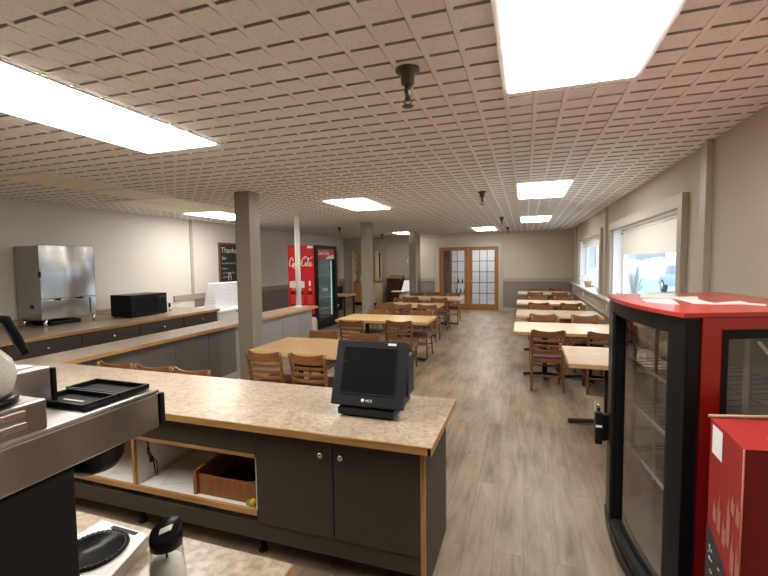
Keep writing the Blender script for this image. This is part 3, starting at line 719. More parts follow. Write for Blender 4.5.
sh_ = thing('pepper_mill', 'tiny dark bottle with silver base behind the microwave on the counter', 'bottle', (-6.35, 6.18, ZT))
MB().lathe([(.022, 0), (.022, .05), (.016, .07)], (-6.35, 6.18, ZT), 12).build('base', M['chrome'], sh_)
MB().lathe([(.016, .07), (.022, .10), (.02, .15), (.006, .16)], (-6.35, 6.18, ZT), 12).build('cap', M['black'], sh_)

ZT = ZT_KEEP
# chest freezer and stack of white trays past the counter end
cf = thing('chest_freezer', 'low white chest freezer past the end of the left wall counter', 'freezer', (-6.5, 7.9, 0))
MB().box(XL + .06, -5.98, 7.06, 8.40, .04, .72, .02).build('body', M['white'], cf)
MB().box(XL + .05, -5.96, 7.05, 8.41, .725, .78, .015).build('lid', M['white'], cf)
MB().box(-5.98, -5.965, 7.6, 7.8, .70, .75, .004).build('handle', M['chrome'], cf)
MB().box(XL + .10, -6.02, 7.1, 8.36, 0, .04).build('plinth', M['black'], cf)
n = 18
for k in range(n):
    f = k / (n - 1); z = .78 + k * .031
    sx = .02 * f; y0 = 7.22 + .10 * f; y1 = 8.36 - .04 * f
    o = MB().box(-6.50 + sx, -6.20 - sx * .5, y0, y1, z, z + .028, .008, 1).build('foam_tray', M['lavender'])
    tag(o, 'white ribbed foam tray in the tall stack on the chest freezer', 'tray', 'stack of white trays')

# chalkboard on the left wall
ch = thing('chalkboard', 'framed black chalkboard with white handwriting hung on the left wall', 'chalkboard', (XL + .02, 8.95, 1.75))
a, b2, z0, z1 = 8.42, 9.30, 1.22, 2.27
MB().box(XL + .001, XL + .016, a + .04, b2 - .04, z0 + .04, z1 - .04).build('slate', M['slate'], ch)
fr = MB()
for q in ((a, a + .05, z0, z1), (b2 - .05, b2, z0, z1), (a + .05, b2 - .05, z0, z0 + .05), (a + .05, b2 - .05, z1 - .05, z1)): fr.box(XL + .001, XL + .03, q[0], q[1], q[2], q[3], .004)
fr.build('frame', M['frame'], ch)
RWALL = Matrix.Rotation(PI / 2, 4, 'Z') @ RX      # text facing +x
text('Thanks', .20, 'chalk_writing', M['chalk'], ch, Matrix.Translation((XL + .0165, 8.80, 2.08)) @ RWALL)
text('for', .13, 'chalk_writing', M['chalk'], ch, Matrix.Translation((XL + .0165, 8.62, 1.89)) @ RWALL)
sq = MB()
for zz, y0, y1, amp in ((1.76, 8.52, 9.05, .022), (1.63, 8.52, 8.75, .02), (1.52, 8.54, 9.0, .02), (1.42, 8.56, 8.85, .02)):
    P = []; y = y0; k = 0
    while y < y1:
        P.append((XL + .0175, y, zz + amp * (1 if k % 2 else -1) * random.uniform(.4, 1.2))); y += random.uniform(.012, .03); k += 1
    sq.tube(P, .004, 4)
sq.build('chalk_writing', M['chalk'], ch)
sq = MB(); sq.tube([(XL + .018, 8.80 + .05 * math.cos(t), 1.38 + .13 * math.sin(t)) for t in [PI * .05 * k for k in range(-2, 23)]], .009, 5); sq.build('chalk_writing', M['chalk'], ch)

# ------------------------------------------------------------------ script lettering for the drink fridge
def catmull(P, n=8):
    P = [Vector(p) for p in P]; Q = [P[0] * 2 - P[1]] + P + [P[-1] * 2 - P[-2]]; out = []
    for i in range(1, len(Q) - 2):
        for k in range(n):
            t = k / n; a, b, c, d = Q[i - 1:i + 3]
            out.append(.5 * ((2 * b) + (c - a) * t + (2 * a - 5 * b + 4 * c - d) * t * t + (3 * b - a - 3 * c + d) * t ** 3))
    out.append(P[-1]); return out
def ribbon(mb, pts, w, to3d, nrm, th=.002):
    P = catmull([(x, y, 0) for x, y in pts]); n = len(P); Lf = []; Rt = []
    for i, p in enumerate(P):
        t = (P[min(i + 1, n - 1)] - P[max(i - 1, 0)]).normalized()
        # broad-pen feel: wide on down strokes, thin on side strokes
        ww = w * (.35 + .75 * abs(t.y)) * (.45 + .55 * math.sin(PI * min(1, max(0, (i + 1) / (n + 1))) ** .8))
        q = Vector((-t.y, t.x, 0)) * ww / 2
        Lf.append(mb.bm.verts.new(to3d(p + q))); Rt.append(mb.bm.verts.new(to3d(p - q)))
    for i in range(n - 1): mb.bm.faces.new((Lf[i], Lf[i + 1], Rt[i + 1], Rt[i]))
def cola(mb, to3d):
    w = .17
    S = [
        [(.95, 1.25), (.80, 1.48), (.45, 1.30), (.15, .75), (.12, .25), (.40, .02), (.75, .22), (.95, .45)],                     # C
        [(.95, 1.25), (1.05, 1.02), (.90, .98), (.82, 1.10)],
        [(1.28, .62), (1.05, .55), (.95, .25), (1.10, .02), (1.32, .18), (1.36, .48), (1.22, .62), (1.45, .52), (1.58, .55)],    # o
        [(1.95, .55), (1.78, .65), (1.60, .40), (1.64, .08), (1.82, .02), (2.05, .25)],                                          # c
        [(2.45, .58), (2.22, .66), (2.06, .35), (2.14, .03), (2.32, .12), (2.48, .60), (2.44, .20), (2.52, .02), (2.72, .25)],   # a
        [(2.66, .46), (2.84, .50), (3.00, .46)],                                                                                # hyphen
        [(3.85, 1.20), (3.72, 1.45), (3.38, 1.30), (3.08, .75), (3.05, .25), (3.32, .02), (3.66, .20), (3.85, .42)],             # C
        [(3.36, 1.30), (3.90, 1.62), (4.6, 1.30), (5.2, 1.32), (5.6, 1.60)],                                                     # swash over "ola"
        [(4.18, .62), (3.96, .55), (3.86, .25), (4.00, .02), (4.22, .18), (4.27, .48), (4.12, .62), (4.36, .50)],                # o
        [(4.40, .45), (4.66, 1.00), (4.78, 1.30), (4.62, 1.30), (4.50, .70), (4.50, .15), (4.64, .02), (4.84, .22)],             # l
        [(5.20, .58), (4.98, .66), (4.82, .35), (4.90, .03), (5.08, .12), (5.24, .60), (5.20, .20), (5.28, .02), (5.55, .28)],   # a
        [(.75, .10), (1.0, -.22), (1.6, -.28), (2.3, -.12), (2.75, -.30)],                                                       # tail of the first C
    ]
    for s in S: ribbon(mb, s, w, to3d, None)

# drink fridge at the end of the bar
fg = thing('drink_fridge', 'tall red and black glass door drink fridge at the end of the bar', 'fridge', (-5.45, 10.2, 0))
FX0, FX1, FY0, FY1, FZ = -5.87, -5.04, 9.60, 10.84, 2.20
MB().box(FX0, FX1 - .07, FY0, FY0 + .04, .08, FZ, .006).build('side_panel', M['fridgered'], fg)
MB().box(FX0, FX1 - .07, FY1 - .04, FY1, .08, FZ, .006).build('side_panel', M['fridgered'], fg)
MB().box(FX0, FX0 + .04, FY0 + .04, FY1 - .04, .08, FZ).build('back_panel', M['inner'], fg)
MB().box(FX0, FX1 - .07, FY0 + .04, FY1 - .04, FZ - .05, FZ).build('top_panel', M['black'], fg)
MB().box(FX0, FX1 - .07, FY0 + .04, FY1 - .04, .08, .26).build('bottom_panel', M['black'], fg)
MB().box(FX0 + .05, FX1 - .03, FY0 + .02, FY1 - .02, 0, .08).build('plinth', M['blackm'], fg)
d = MB()
d.box(FX1 - .07, FX1, FY0, FY0 + .11, .10, FZ, .006).box(FX1 - .07, FX1, FY1 - .16, FY1, .10, FZ, .006).box(FX1 - .07, FX1, FY0 + .11, FY1 - .16, .10, .24, .006).box(FX1 - .07, FX1, FY0 + .11, FY1 - .16, FZ - .10, FZ, .006)
d = d.build('door_frame', M['black'], fg)
MB().box(FX1 - .045, FX1 - .035, FY0 + .11, FY1 - .16, .24, FZ - .36).build('door_glass', M['fridgeglass'], d)
hs = MB().box(FX1 - .05, FX1 - .012, FY0 + .11, FY1 - .16, FZ - .36, FZ - .10).build('header_sign', M['redlabel'], fg)
text('Coca-Cola', .16, 'sign_lettering', M['tag'], hs, Matrix.Translation((FX1 - .0115, FY0 + .42, FZ - .2)) @ RWALL, bold=.003)
MB().prism([(FY0 + .55, FZ - .34), (FY0 + .75, FZ - .27), (FY1 - .17, FZ - .24), (FY1 - .17, FZ - .355), (FY0 + .6, FZ - .355)], 0, .002, mtx=Matrix(((0, 0, 1, FX1 - .012), (1, 0, 0, 0), (0, 1, 0, 0), (0, 0, 0, 1)))).build('sign_swoosh', M['tag'], hs)
MB().box(FX1, FX1 + .03, FY0 + .03, FY0 + .06, .95, 1.35, .008).build('handle', M['black'], fg)
MB().box(FX0 + .041, FX0 + .046, FY0 + .05, FY1 - .05, .27, FZ - .06).box(FX0 + .047, FX1 - .08, FY0 + .041, FY0 + .046, .27, FZ - .06).box(FX0 + .047, FX1 - .08, FY1 - .046, FY1 - .041, .27, FZ - .06).build('liner', M['fridge_liner'], fg)
for z in (.50, .80, 1.10, 1.40, 1.68):
    s = MB()
    for k in range(9): s.cyl((FX0 + .06, FY0 + .08 + k * .128, z), (FX1 - .10, FY0 + .08 + k * .128, z), .004, 6)
    s.box(FX1 - .12, FX1 - .112, FY0 + .06, FY1 - .06, z - .005, z + .012)
    s.build('shelf', M['wire'], fg)
MB().box(FX1 - .10, FX1 - .085, FY1 - .21, FY1 - .19, .3, FZ - .40).build('light_tube', emit('fridge_tube', (.85, 1, 1), 1.3), fg)
text('STRIDE', .11, 'door_lettering', M['wire'], d, Matrix.Translation((FX1 - .034, FY0 + .52, 1.02)) @ RWALL, bold=.002)
# side graphics
lg = MB()
def side3(p): return Vector((FX0 + .04 + p.x * .122, FY0 - .0015, 1.66 + p.y * .155))
cola(lg, side3); lg.build('script_logo', M['tag'], fg)
MB().box(FX1 - .25, FX1 - .09, FY0 - .002, FY0 + .001, FZ - .08, FZ - .02).build('side_sticker', M['tag'], fg)
for i, x in enumerate((-5.72, -5.50, -5.24)):
    big = i == 2
    prof = [(.092, 0), (.092, .38), (.075, .45), (.036, .54), (.028, .62)]
    pts = [(r, z) for r, z in prof] + [(-r, z) for r, z in prof[::-1]]
    mt = Matrix(((.9, 0, 0, x), (0, 0, -1, FY0 - .0005), (0, .95, 0, .58), (0, 0, 0, 1)))
    bt = MB().prism(pts, 0, .001, mtx=mt).build('bottle_graphic', M['cola'], fg)
    MB().prism([(-.084, .10), (.084, .10), (.084, .36), (-.084, .36)], .001, .0016, mtx=mt).build('bottle_label', M['redlabel'], bt)
    MB().prism([(-.05, .47), (.05, .47), (.03, .56), (-.03, .56)], .001, .0016, mtx=mt).build('bottle_neck_label', M['orange'], bt)
    MB().prism([(-.034, .60), (.034, .60), (.030, .74), (-.030, .74)], .001, .0016, mtx=mt).build('bottle_cap', M['tag'], bt)
    if not big: MB().prism([(-.12, .55), (.12, .55), (.12, .73), (-.12, .73)], .0017, .002, mtx=mt).build('grey_label', M['ribbon'], bt)
# clear jug at the bar end
jg = thing('plastic_jug', 'clear plastic jug with black cap on the floor between bar end and drink fridge', 'jug', (-5.0, 9.35, 0))
MB().lathe([(.08, 0), (.085, .02), (.085, .30), (.06, .36), (.035, .40)], (-5.0, 9.33, 0), 18).build('body', M['steamy'], jg)
MB().lathe([(.04, .40), (.04, .47), (.03, .475)], (-5.0, 9.33, 0), 14).build('cap', M['black'], jg)

# ------------------------------------------------------------------ chairs
def chair_proto():
    t = thing('ladder_back_chair', 'x', 'chair')
    w = .190
    for s in (-1, 1):
        P = catmull([(s * (w + .012), -.245, 0), (s * (w + .004), -.205, .22), (s * w, -.190, .43), (s * (w + .004), -.205, .60), (s * (w + .012), -.250, .82)], 4)
        n = len(P)
        MB().tube(P, 0, flat=[(.028, .034 - .010 * abs(i / (n - 1) - .45)) for i in range(n)], up=Vector((0, 1, 0))).build('rear_leg', M['chair'], t)
        MB().tube([(s * .185, .185, 0), (s * .183, .190, .39)], 0, flat=[(.026, .026), (.036, .036)], up=Vector((0, 1, 0))).build('front_leg', M['chair'], t)
        MB().tube([(s * .186, .185, .17), (s * .192, -.205, .17)], 0, flat=(.016, .022)).build('stretcher', M['chair_h'], t)
    MB().tube([(-.184, .186, .25), (.184, .186, .25)], 0, flat=(.016, .024)).build('stretcher', M['chair_h'], t)
    MB().tube([(-.19, -.208, .20), (.19, -.208, .20)], 0, flat=(.016, .022)).build('stretcher', M['chair_h'], t)
    MB().box(-.195, .195, .165, .205, .375, .425, .004).box(-.19, .19, -.205, -.175, .375, .425, .004).box(-.205, -.175, -.19, .19, .375, .425, .004).box(.175, .205, -.19, .19, .375, .425, .004).build('seat_frame', M['chair_h'], t)
    MB().hexa([(-.185, -.185, .42), (.185, -.185, .42), (.21, .215, .42), (-.21, .215, .42), (-.18, -.18, .465), (.18, -.18, .465), (.20, .205, .465), (-.20, .205, .465)], .016, 3).build('seat_pad', M['vinyl'], t)
    def curved(z0, z1, y, bow, name, dip=0.0):
        mb = MB(); n = 12; fr = []; 
        for i in range(n + 1):
            u = -1 + 2 * i / n; x = u * .188
            yy = y - bow * (1 - u * u); zt = z1 - dip * (1 - u * u)
            fr.append([mb.bm.verts.new((x, yy + .008, z0)), mb.bm.verts.new((x, yy - .008, z0)), mb.bm.verts.new((x, yy - .009, zt)), mb.bm.verts.new((x, yy + .006, zt))])
        fs = []
        for a, b in zip(fr, fr[1:]):
            for k in range(4): fs.append(mb.bm.faces.new((a[k], a[(k + 1) % 4], b[(k + 1) % 4], b[k])))
        fs.append(mb.bm.faces.new(fr[0][::-1])); fs.append(mb.bm.faces.new(fr[-1]))
        bmesh.ops.recalc_face_normals(mb.bm, faces=fs)
        mb.build(name, M['chair_h'], t)
    curved(.722, .830, -.236, .045, 'top_rail', .022)
    for z in (.66, .595, .53): curved(z, z + .030, -.198 - (z - .50) * .13, .040, 'slat', .0)
    return t
chair = chair_proto(); c_used = [False]
def put_chair(x, yback, facing, label, group, z=0):
    # facing +1: back towards the camera, sitter looks away; -1 the other way
    rz = 0 if facing > 0 else PI
    y = yback + .245 if facing > 0 else yback - .245
    place(chair, c_used[0], x, y, z, rz + random.uniform(-.04, .04), label, group); c_used[0] = True
GL, GR = 'ladder-back chairs at the left row of tables', 'ladder-back chairs at the window tables'
put_chair(-2.60, 3.72, 1, 'wooden ladder-back chair nearest the first pillar with its back to the front counter', GL)
put_chair(-2.08, 3.72, 1, 'wooden ladder-back chair just left of the register with its back to the front counter', GL)
put_chair(-2.58, 5.08, -1, 'wooden ladder-back chair far left side of the nearest left-row table', GL)
put_chair(-1.98, 5.06, -1, 'wooden ladder-back chair mostly hidden behind the register monitor', GL)
put_chair(-2.62, 6.12, 1, 'wooden ladder-back chair left one with back to camera at second left-row table', GL)
put_chair(-1.88, 6.27, 1, 'wooden ladder-back chair right one with back to camera at second left-row table', GL)
put_chair(-2.72, 7.66, -1, 'wooden ladder-back chair far left side of the second left-row table', GL)
put_chair(-1.84, 7.72, -1, 'wooden ladder-back chair with burgundy seat far right side of second left-row table', GL)
put_chair(-3.02, 9.02, 1, 'wooden ladder-back chair leftmost of three before the third left-row table', GL)
put_chair(-2.54, 8.80, 1, 'wooden ladder-back chair middle of three before the third left-row table', GL)
put_chair(-1.98, 8.76, 1, 'wooden ladder-back chair rightmost of three before the third left-row table', GL)
put_chair(-2.98, 10.27, -1, 'wooden ladder-back chair far left side of the third left-row table', GL)
put_chair(-2.05, 10.45, 1, 'wooden ladder-back chair right one with back to camera at fourth left-row table', GL)
put_chair(-2.85, 10.62, 1, 'wooden ladder-back chair left one with back to camera at fourth left-row table', GL)
put_chair(-3.05, 12.15, -1, 'wooden ladder-back chair far left at the fourth left-row table', GL)
put_chair(-2.62, 12.35, -1, 'wooden ladder-back chair far middle of the fourth left-row table', GL)
put_chair(-1.97, 12.20, -1, 'wooden ladder-back chair far right of fourth left-row table before the glass doors', GL)
put_chair(.285, 5.86, 1, 'wooden ladder-back chair standing clear on the aisle side of the small near window table', GR)
put_chair(.97, 5.88, 1, 'wooden ladder-back chair behind the small near window table next to the red cooler', GR)
for nm, ya, yb in (('second', 7.62, 7.28), ('third', 9.66, 9.06), ('farthest', 12.85, 11.22)):
    nth = {'second': 'second', 'third': 'third', 'farthest': 'farthest'}[nm]
    put_chair(.285, ya, 1, 'wooden ladder-back chair aisle side before the %s long window table' % nth, GR)
    put_chair(.94, ya, 1, 'wooden ladder-back chair window side before the %s long window table' % nth, GR)
for nth, yb in (('nearest', 7.40), ('second', 9.12), ('third', 11.38), ('farthest', 14.58)):
    put_chair(.31, yb, -1, 'wooden ladder-back chair aisle side behind the %s long window table' % nth, GR)
    put_chair(.93, yb, -1, 'wooden ladder-back chair window side behind the %s long window table' % nth, GR)
for x, l in ((-3.72, 'leftmost'), (-3.25, 'middle'), (-2.80, 'rightmost')):
    put_chair(x, 2.93, 1, 'wooden ladder-back chair tucked behind the front counter, %s of three by the bar' % l, 'chairs stored behind the front counter')

# ------------------------------------------------------------------ tables
def table(x0, x1, y0, y1, label, group, pale=False, bases=2, zt=.742, fl=.30, xc=None):
    t = thing('dining_table', label, 'table', ((x0 + x1) / 2, (y0 + y1) / 2, 0), 0, group)
    MB().box(x0 + .005, x1 - .005, y0 + .005, y1 - .005, zt - .004, zt).build('tabletop', M['table_pale' if pale else 'table'], t)
    MB().box(x0, x1, y0, y1, zt - .045, zt - .003, .006).build('edge_band', M['table_edge'], t)
    ym = (y0 + y1) / 2
    xs = [x0 + .44, x1 - .40] if bases == 2 else [xc]
    for x in xs:
        p = MB().cyl((x, ym, .05), (x, ym, zt - .05), .035, 16).build('pedestal', M['iron'], t)
        MB().tube([(x - fl, ym, .022), (x, ym, .045), (x + fl, ym, .022)], 0, flat=(.05, .035)).tube([(x, ym - .28, .022), (x, ym, .045), (x, ym + .28, .022)], 0, flat=(.05, .035)).build('cross_foot', M['iron'], p)
        MB().box(x - .2, x + .2, ym - .03, ym + .03, zt - .065, zt - .045).box(x - .03, x + .03, ym - .2, ym + .2, zt - .065, zt - .045).build('top_spider', M['iron'], p)
        f = MB()
        for dx, dy in ((-fl + .01, 0), (fl - .01, 0), (0, -.27), (0, .27)): f.cyl((x + dx, ym + dy, 0), (x + dx, ym + dy, .012), .018, 10)
        f.build('glide', M['chrome'], p)
    return t
GT, GW = 'maple tables in the left row', 'pale tables along the windows'
table(-3.05, -1.60, 4.06, 4.95, 'maple dining table nearest the register and first pillar', GT)
table(-3.17, -1.53, 6.70, 7.55, 'long maple dining table second in the left row', GT)
table(-3.22, -1.82, 9.14, 9.90, 'maple dining table third in the left row beside the second pillar', GT)
table(-3.28, -1.62, 10.95, 11.95, 'maple dining table farthest in the left row before the glass doors', GT)
table(.41, 1.30, 4.36, 5.26, 'small pale dining table behind the red cooler', GW, True, 1, fl=.38, xc=.83)
table(-.15, 1.30, 6.16, 7.15, 'long pale dining table nearest of four beyond the small window table', GW, True)
table(-.15, 1.30, 8.00, 8.95, 'long pale dining table second of four along the windows', GW, True)
table(-.18, 1.30, 10.20, 11.15, 'long pale dining table third of four along the windows', GW, True)
table(-.20, 1.30, 13.40, 14.35, 'long pale dining table farthest along the windows by the far wall', GW, True)
ss = thing('salt_shaker', 'tiny white salt shaker on the second long window table', 'shaker', (.98, 8.7, .742))
MB().lathe([(.018, 0), (.02, .05), (.014, .07)], (.98, 8.7, .742), 12).build('body', M['clear'], ss)
MB().lathe([(.015, .07), (.015, .088), (.006, .094)], (.98, 8.7, .742), 12).build('cap', M['chrome'], ss)

# ------------------------------------------------------------------ far left corner
hu = thing('hutch', 'built-in cream and oak hutch cupboard set in the far left wall', 'cupboard', ((HX0 + HX1) / 2, YF2 + .2, 0))
MB().box(HX0, HX0 + .03, YF2 + .001, YF2 + .45, .08, HZ).box(HX1 - .03, HX1, YF2 + .001, YF2 + .45, .08, HZ).box(HX0, HX1, YF2 + .43, YF2 + .45, .08, HZ).box(HX0, HX1, YF2 + .001, YF2 + .45, HZ - .03, HZ).build('case', M['cream'], hu)
MB().box(HX0 + .03, HX1 - .03, YF2 - .03, YF2 + .43, .93, .97, .004).build('worktop', M['hutchwood'], hu)
MB().box(HX0 + .03, HX1 - .03, YF2 + .03, YF2 + .43, 0, .10).build('kick_board', M['black'], hu)
for a, b, m in ((HX0 + .03, -6.16, 'hutchwood'), (-6.15, -5.78, 'cream'), (-5.77, HX1 - .03, 'cream')):
    dd = MB().box(a, b, YF2 + .0, YF2 + .02, .11, .92, .004).build('door', M[m], hu)
    MB().lathe([(.015, 0), (.02, .02), (.008, .03)], (0, 0, 0), 10, Matrix.Translation(((a + b) / 2, YF2, .82)) @ RX).build('knob', M['chrome'], dd)
for z in (1.35, 1.62, 1.90): MB().box(HX0 + .03, -6.0, YF2 + .12, YF2 + .43, z, z + .02).build('shelf', M['hutchwood'], hu)
MB().box(-6.02, -5.98, YF2 + .02, YF2 + .43, .97, HZ - .03).build('divider', M['cream'], hu)
ud = MB().box(-5.72, -5.56, YF2 + .03, YF2 + .05, 1.0, HZ - .08, .004).box(-5.50, HX1 - .03, YF2 + .03, YF2 + .05, 1.0, HZ - .08, .004).build('upper_door', M['cream'], hu)
MB().box(-5.56, -5.50, YF2 + .04, YF2 + .05, 1.08, HZ - .15).build('dark_slot', M['darkwood'], ud)
for i in range(9):
    x = -6.52 + .16 * (i % 3); z = (1.37, 1.64, 1.92)[i // 3]
    tag(MB().lathe([(.03, 0), (.035, .13), (.032, .13), (.028, .01)], (x, YF2 + .24, z), 12, cap=False).build('drinking_glass', M['clear']), 'drinking glass on the %s shelf of the far hutch' % ('lower', 'middle', 'top')[i // 3], 'glass', 'glasses on the hutch shelves')
wc = thing('white_container', 'small white dispenser on the hutch worktop', 'container', (-6.3, YF2 + .15, .97))
MB().box(-6.42, -6.22, YF2 + .06, YF2 + .26, .972, 1.18, .01).build('body', M['white'], wc)
MB().lathe([(.05, 0), (.05, .08), (.02, .12)], (-6.32, YF2 + .16, 1.18), 12).build('lid', M['chrome'], wc)
tb = MB().box(HX0 - .16, HX0, YF2 - .035, YF2, 0, HZ + .14, .005).box(HX1, HX1 + .15, YF2 - .035, YF2, 0, HZ + .14, .005).box(HX0, HX1, YF2 - .035, YF2, HZ, HZ + .14, .005)
struct('trim_5', tb, M['trim'])
dl = struct('door_3', MB().box(XL, XL + .03, 14.3, 15.2, 0, 2.1, .004), M['batten'])
struct('door_casing', MB().box(XL, XL + .04, 14.18, 14.3, 0, 2.22, .004).box(XL, XL + .04, 15.2, 15.32, 0, 2.22, .004).box(XL, XL + .04, 14.3, 15.2, 2.1, 2.22, .004), M['trim'], dl)
bs = thing('side_cabinet', 'low black cabinet at the far left wall beside the hutch', 'cabinet', (-6.8, 13.6, 0))
MB().box(XL + .06, -6.35, 13.1, 14.1, .02, .86, .01).build('body', M['blackm'], bs)
MB().box(XL + .05, -6.33, 13.08, 14.12, .86, .89, .006).build('top', M['black'], bs)
# far left table with chair
ft = thing('side_table', 'dark-edged table at the far left past the drink fridge', 'table', (-5.75, 12.0, 0))
MB().box(-6.5, -5.12, 11.6, 12.45, .70, .742, .006).build('tabletop', M['table'], ft)
for x, y in ((-5.2, 11.66), (-5.2, 12.39), (-6.42, 11.66), (-6.42, 12.39)): MB().box(x - .025, x + .025, y - .025, y + .025, 0, .70, .004).build('leg', M['darkwood'], ft)
MB().box(-6.45, -5.17, 11.64, 12.41, .64, .70).build('apron', M['darkwood'], ft)
wcx = thing('cushioned_chair', 'white seated chair under the far left table', 'chair', (-5.55, 11.35, 0))
for x, y in ((-5.72, 11.15), (-5.36, 11.15), (-5.72, 11.52), (-5.36, 11.52)): MB().cyl((x, y, 0), (x, y, .42), .016).build('leg', M['darkwood'], wcx)
MB().box(-5.75, -5.33, 11.12, 11.55, .42, .49, .02).build('seat', M['white'], wcx)
MB().box(-5.75, -5.33, 11.10, 11.13, .55, .82, .012).cyl((-5.73, 11.13, .42), (-5.73, 11.115, .8), .014).cyl((-5.35, 11.13, .42), (-5.35, 11.115, .8), .014).build('backrest', M['darkwood'], wcx)
# dark cabinet, basket, high chair
pn = thing('host_stand', 'dark brown wooden stand against the far wall left of the third pillar', 'stand', (-4.65, 15.5, 0))
MB().box(-5.0, -4.50, 15.25, 15.80, 0, 1.06, .008).build('body', M['darkwood'], pn)
MB().box(-5.04, -4.46, 15.22, 15.83, 1.06, 1.10, .008).build('top', M['darkwood'], pn)
MB().box(-4.96, -4.54, 15.238, 15.252, .12, .95, .004).build('door', M['darkwood'], pn)
MB().box(-4.46, -4.10, 15.35, 15.8, 0, .95, .008).build('side_shelf', M['darkwood'], pn)
bk = thing('wicker_basket', 'tan wicker basket on top of the dark wooden stand', 'basket', (-4.75, 15.5, 1.10))
MB().hexa([(-4.86, 15.35, 1.101), (-4.46, 15.35, 1.101), (-4.46, 15.65, 1.101), (-4.86, 15.65, 1.101), (-4.90, 15.32, 1.22), (-4.44, 15.32, 1.22), (-4.44, 15.68, 1.22), (-4.90, 15.68, 1.22)], .01).build('body', M['tan'], bk)
MB().tube([(-4.90, 15.32, 1.22), (-4.44, 15.32, 1.22), (-4.44, 15.68, 1.22), (-4.90, 15.68, 1.22), (-4.90, 15.32, 1.22)], .012, 6).build('rim', M['tan'], bk)
hcx = thing('high_chair', 'white plastic high chair beside the third pillar', 'high chair', (-4.0, 14.6, 0))
MB().hexa([(-4.06, 14.52, .60), (-3.70, 14.52, .60), (-3.70, 14.82, .60), (-4.06, 14.82, .60), (-3.98, 14.72, 1.06), (-3.70, 14.72, 1.06), (-3.70, 14.84, 1.06), (-3.98, 14.84, 1.06)], .015).build('backrest', M['white'], hcx)
MB().box(-4.34, -3.72, 14.30, 14.60, .66, .70, .012).build('tray', M['white'], hcx)
MB().box(-4.08, -3.72, 14.45, 14.82, .50, .58, .015).build('seat', M['white'], hcx)
for x, y in ((-4.16, 14.36), (-3.66, 14.36), (-4.16, 14.86), (-3.66, 14.86)): MB().cyl((x, y, 0), (x * .5 - 1.97, y * .5 + 7.3, .52), .022).build('leg', M['white'], hcx)
MB().box(-4.09, -3.73, 14.42, 14.44, .16, .52, .006).build('front_panel', M['white'], hcx)
for o in [x for x in COL.objects if x.parent == hcx]: o.data.transform(Matrix.Translation((-.20, 0, 0)))
th = thing('thermostat', 'small white thermostat on the far wall left of the third pillar', 'thermostat', (-4.3, YF2, 1.77))
MB().box(-4.37, -4.20, YF2 - .03, YF2 - .001, 1.70, 1.82, .006).build('case', M['white'], th)
MB().box(-4.34, -4.26, YF2 - .032, YF2 - .029, 1.74, 1.79).build('display', M['black'], th)
# outlets under the window ledge
for y, l in ((8.84, 'white wall outlet below the ledge nearest the red cooler'), (12.2, 'white wall outlet below the ledge in the middle of the window wall'), (14.55, 'white wall outlet below the ledge close to the far corner')):
    t = thing('wall_outlet', l, 'outlet', (XR - .02, y, .83), 0, 'outlets below the window ledge')
    MB().box(XR - .027, XR - .0205, y - .04, y + .04, .77, .89, .003).build('cover_plate', M['tag'], t)
    MB().box(XR - .029, XR - .0265, y - .015, y + .015, .845, .872).box(XR - .029, XR - .0265, y - .015, y + .015, .788, .815).build('sockets', M['whitelam'], t)
# things on the ledge
ZS = WZ0 - .004
lp = thing('small_lamp', 'white dome table lamp on the far window ledge', 'lamp', (XR + .05, 12.75, ZS))
MB().lathe([(.05, 0), (.05, .012), (.015, .02), (.013, .14)], (XR + .05, 12.75, ZS), 16).build('base', M['white'], lp)
MB().lathe([(.11, .13), (.115, .16), (.09, .23), (.05, .27), (.01, .28)], (XR + .05, 12.75, ZS), 20).build('lamp_shade', M['white'], lp)
vp = thing('flower_pot', 'brown pot with white flowers on the far window ledge', 'plant', (XR + .05, 11.9, ZS))
MB().lathe([(.06, 0), (.085, .10), (.09, .15), (.08, .15), (.07, .12)], (XR + .05, 11.9, ZS), 16).build('pot', M['tan'], vp)
fb = MB()
for k in range(26):
    a = random.uniform(0, 6.28); r = random.uniform(0, .11); z = .17 + random.uniform(0, .12)
    fb.lathe([(.002, -.02), (.022, -.01), (.026, .005), (.012, .02), (.002, .022)], (XR + .05 + r * math.cos(a), 11.9 + r * math.sin(a), ZS + z), 7)
fb.build('flowers', M['white'], vp)
ck = thing('round_clock', 'small silver round clock on the ledge at near end of far window', 'clock', (XR + .03, 9.85, ZS))
mt = Matrix.Translation((XR + .02, 9.85, ZS + .075)) @ Matrix.Rotation(-.35, 4, 'Z') @ RX
MB().lathe([(.062, 0), (.075, .004), (.075, .03), (.062, .034)], (0, 0, 0), 24, mt).build('case', M['chrome'], ck)
MB().lathe([(.06, .034), (.06, .036)], (0, 0, 0), 24, mt).build('dial', M['tag'], ck)
for k, (y, dx, l) in enumerate(((8.05, .02, 'small clear glass jar on the ledge at far end of the large window'), (7.85, .06, 'second small clear glass jar on the ledge in the large window'))):
    t = thing('glass_jar', l, 'jar', (XR + dx, y, ZS))
    MB().lathe([(.04, 0), (.045, .02), (.045, .10), (.03, .13)], (XR + dx, y, ZS), 14).build('body', M['clear'], t)
    MB().lathe([(.034, .13), (.034, .155), (.02, .16)], (XR + dx, y, ZS), 14).build('lid', M['chrome'], t)

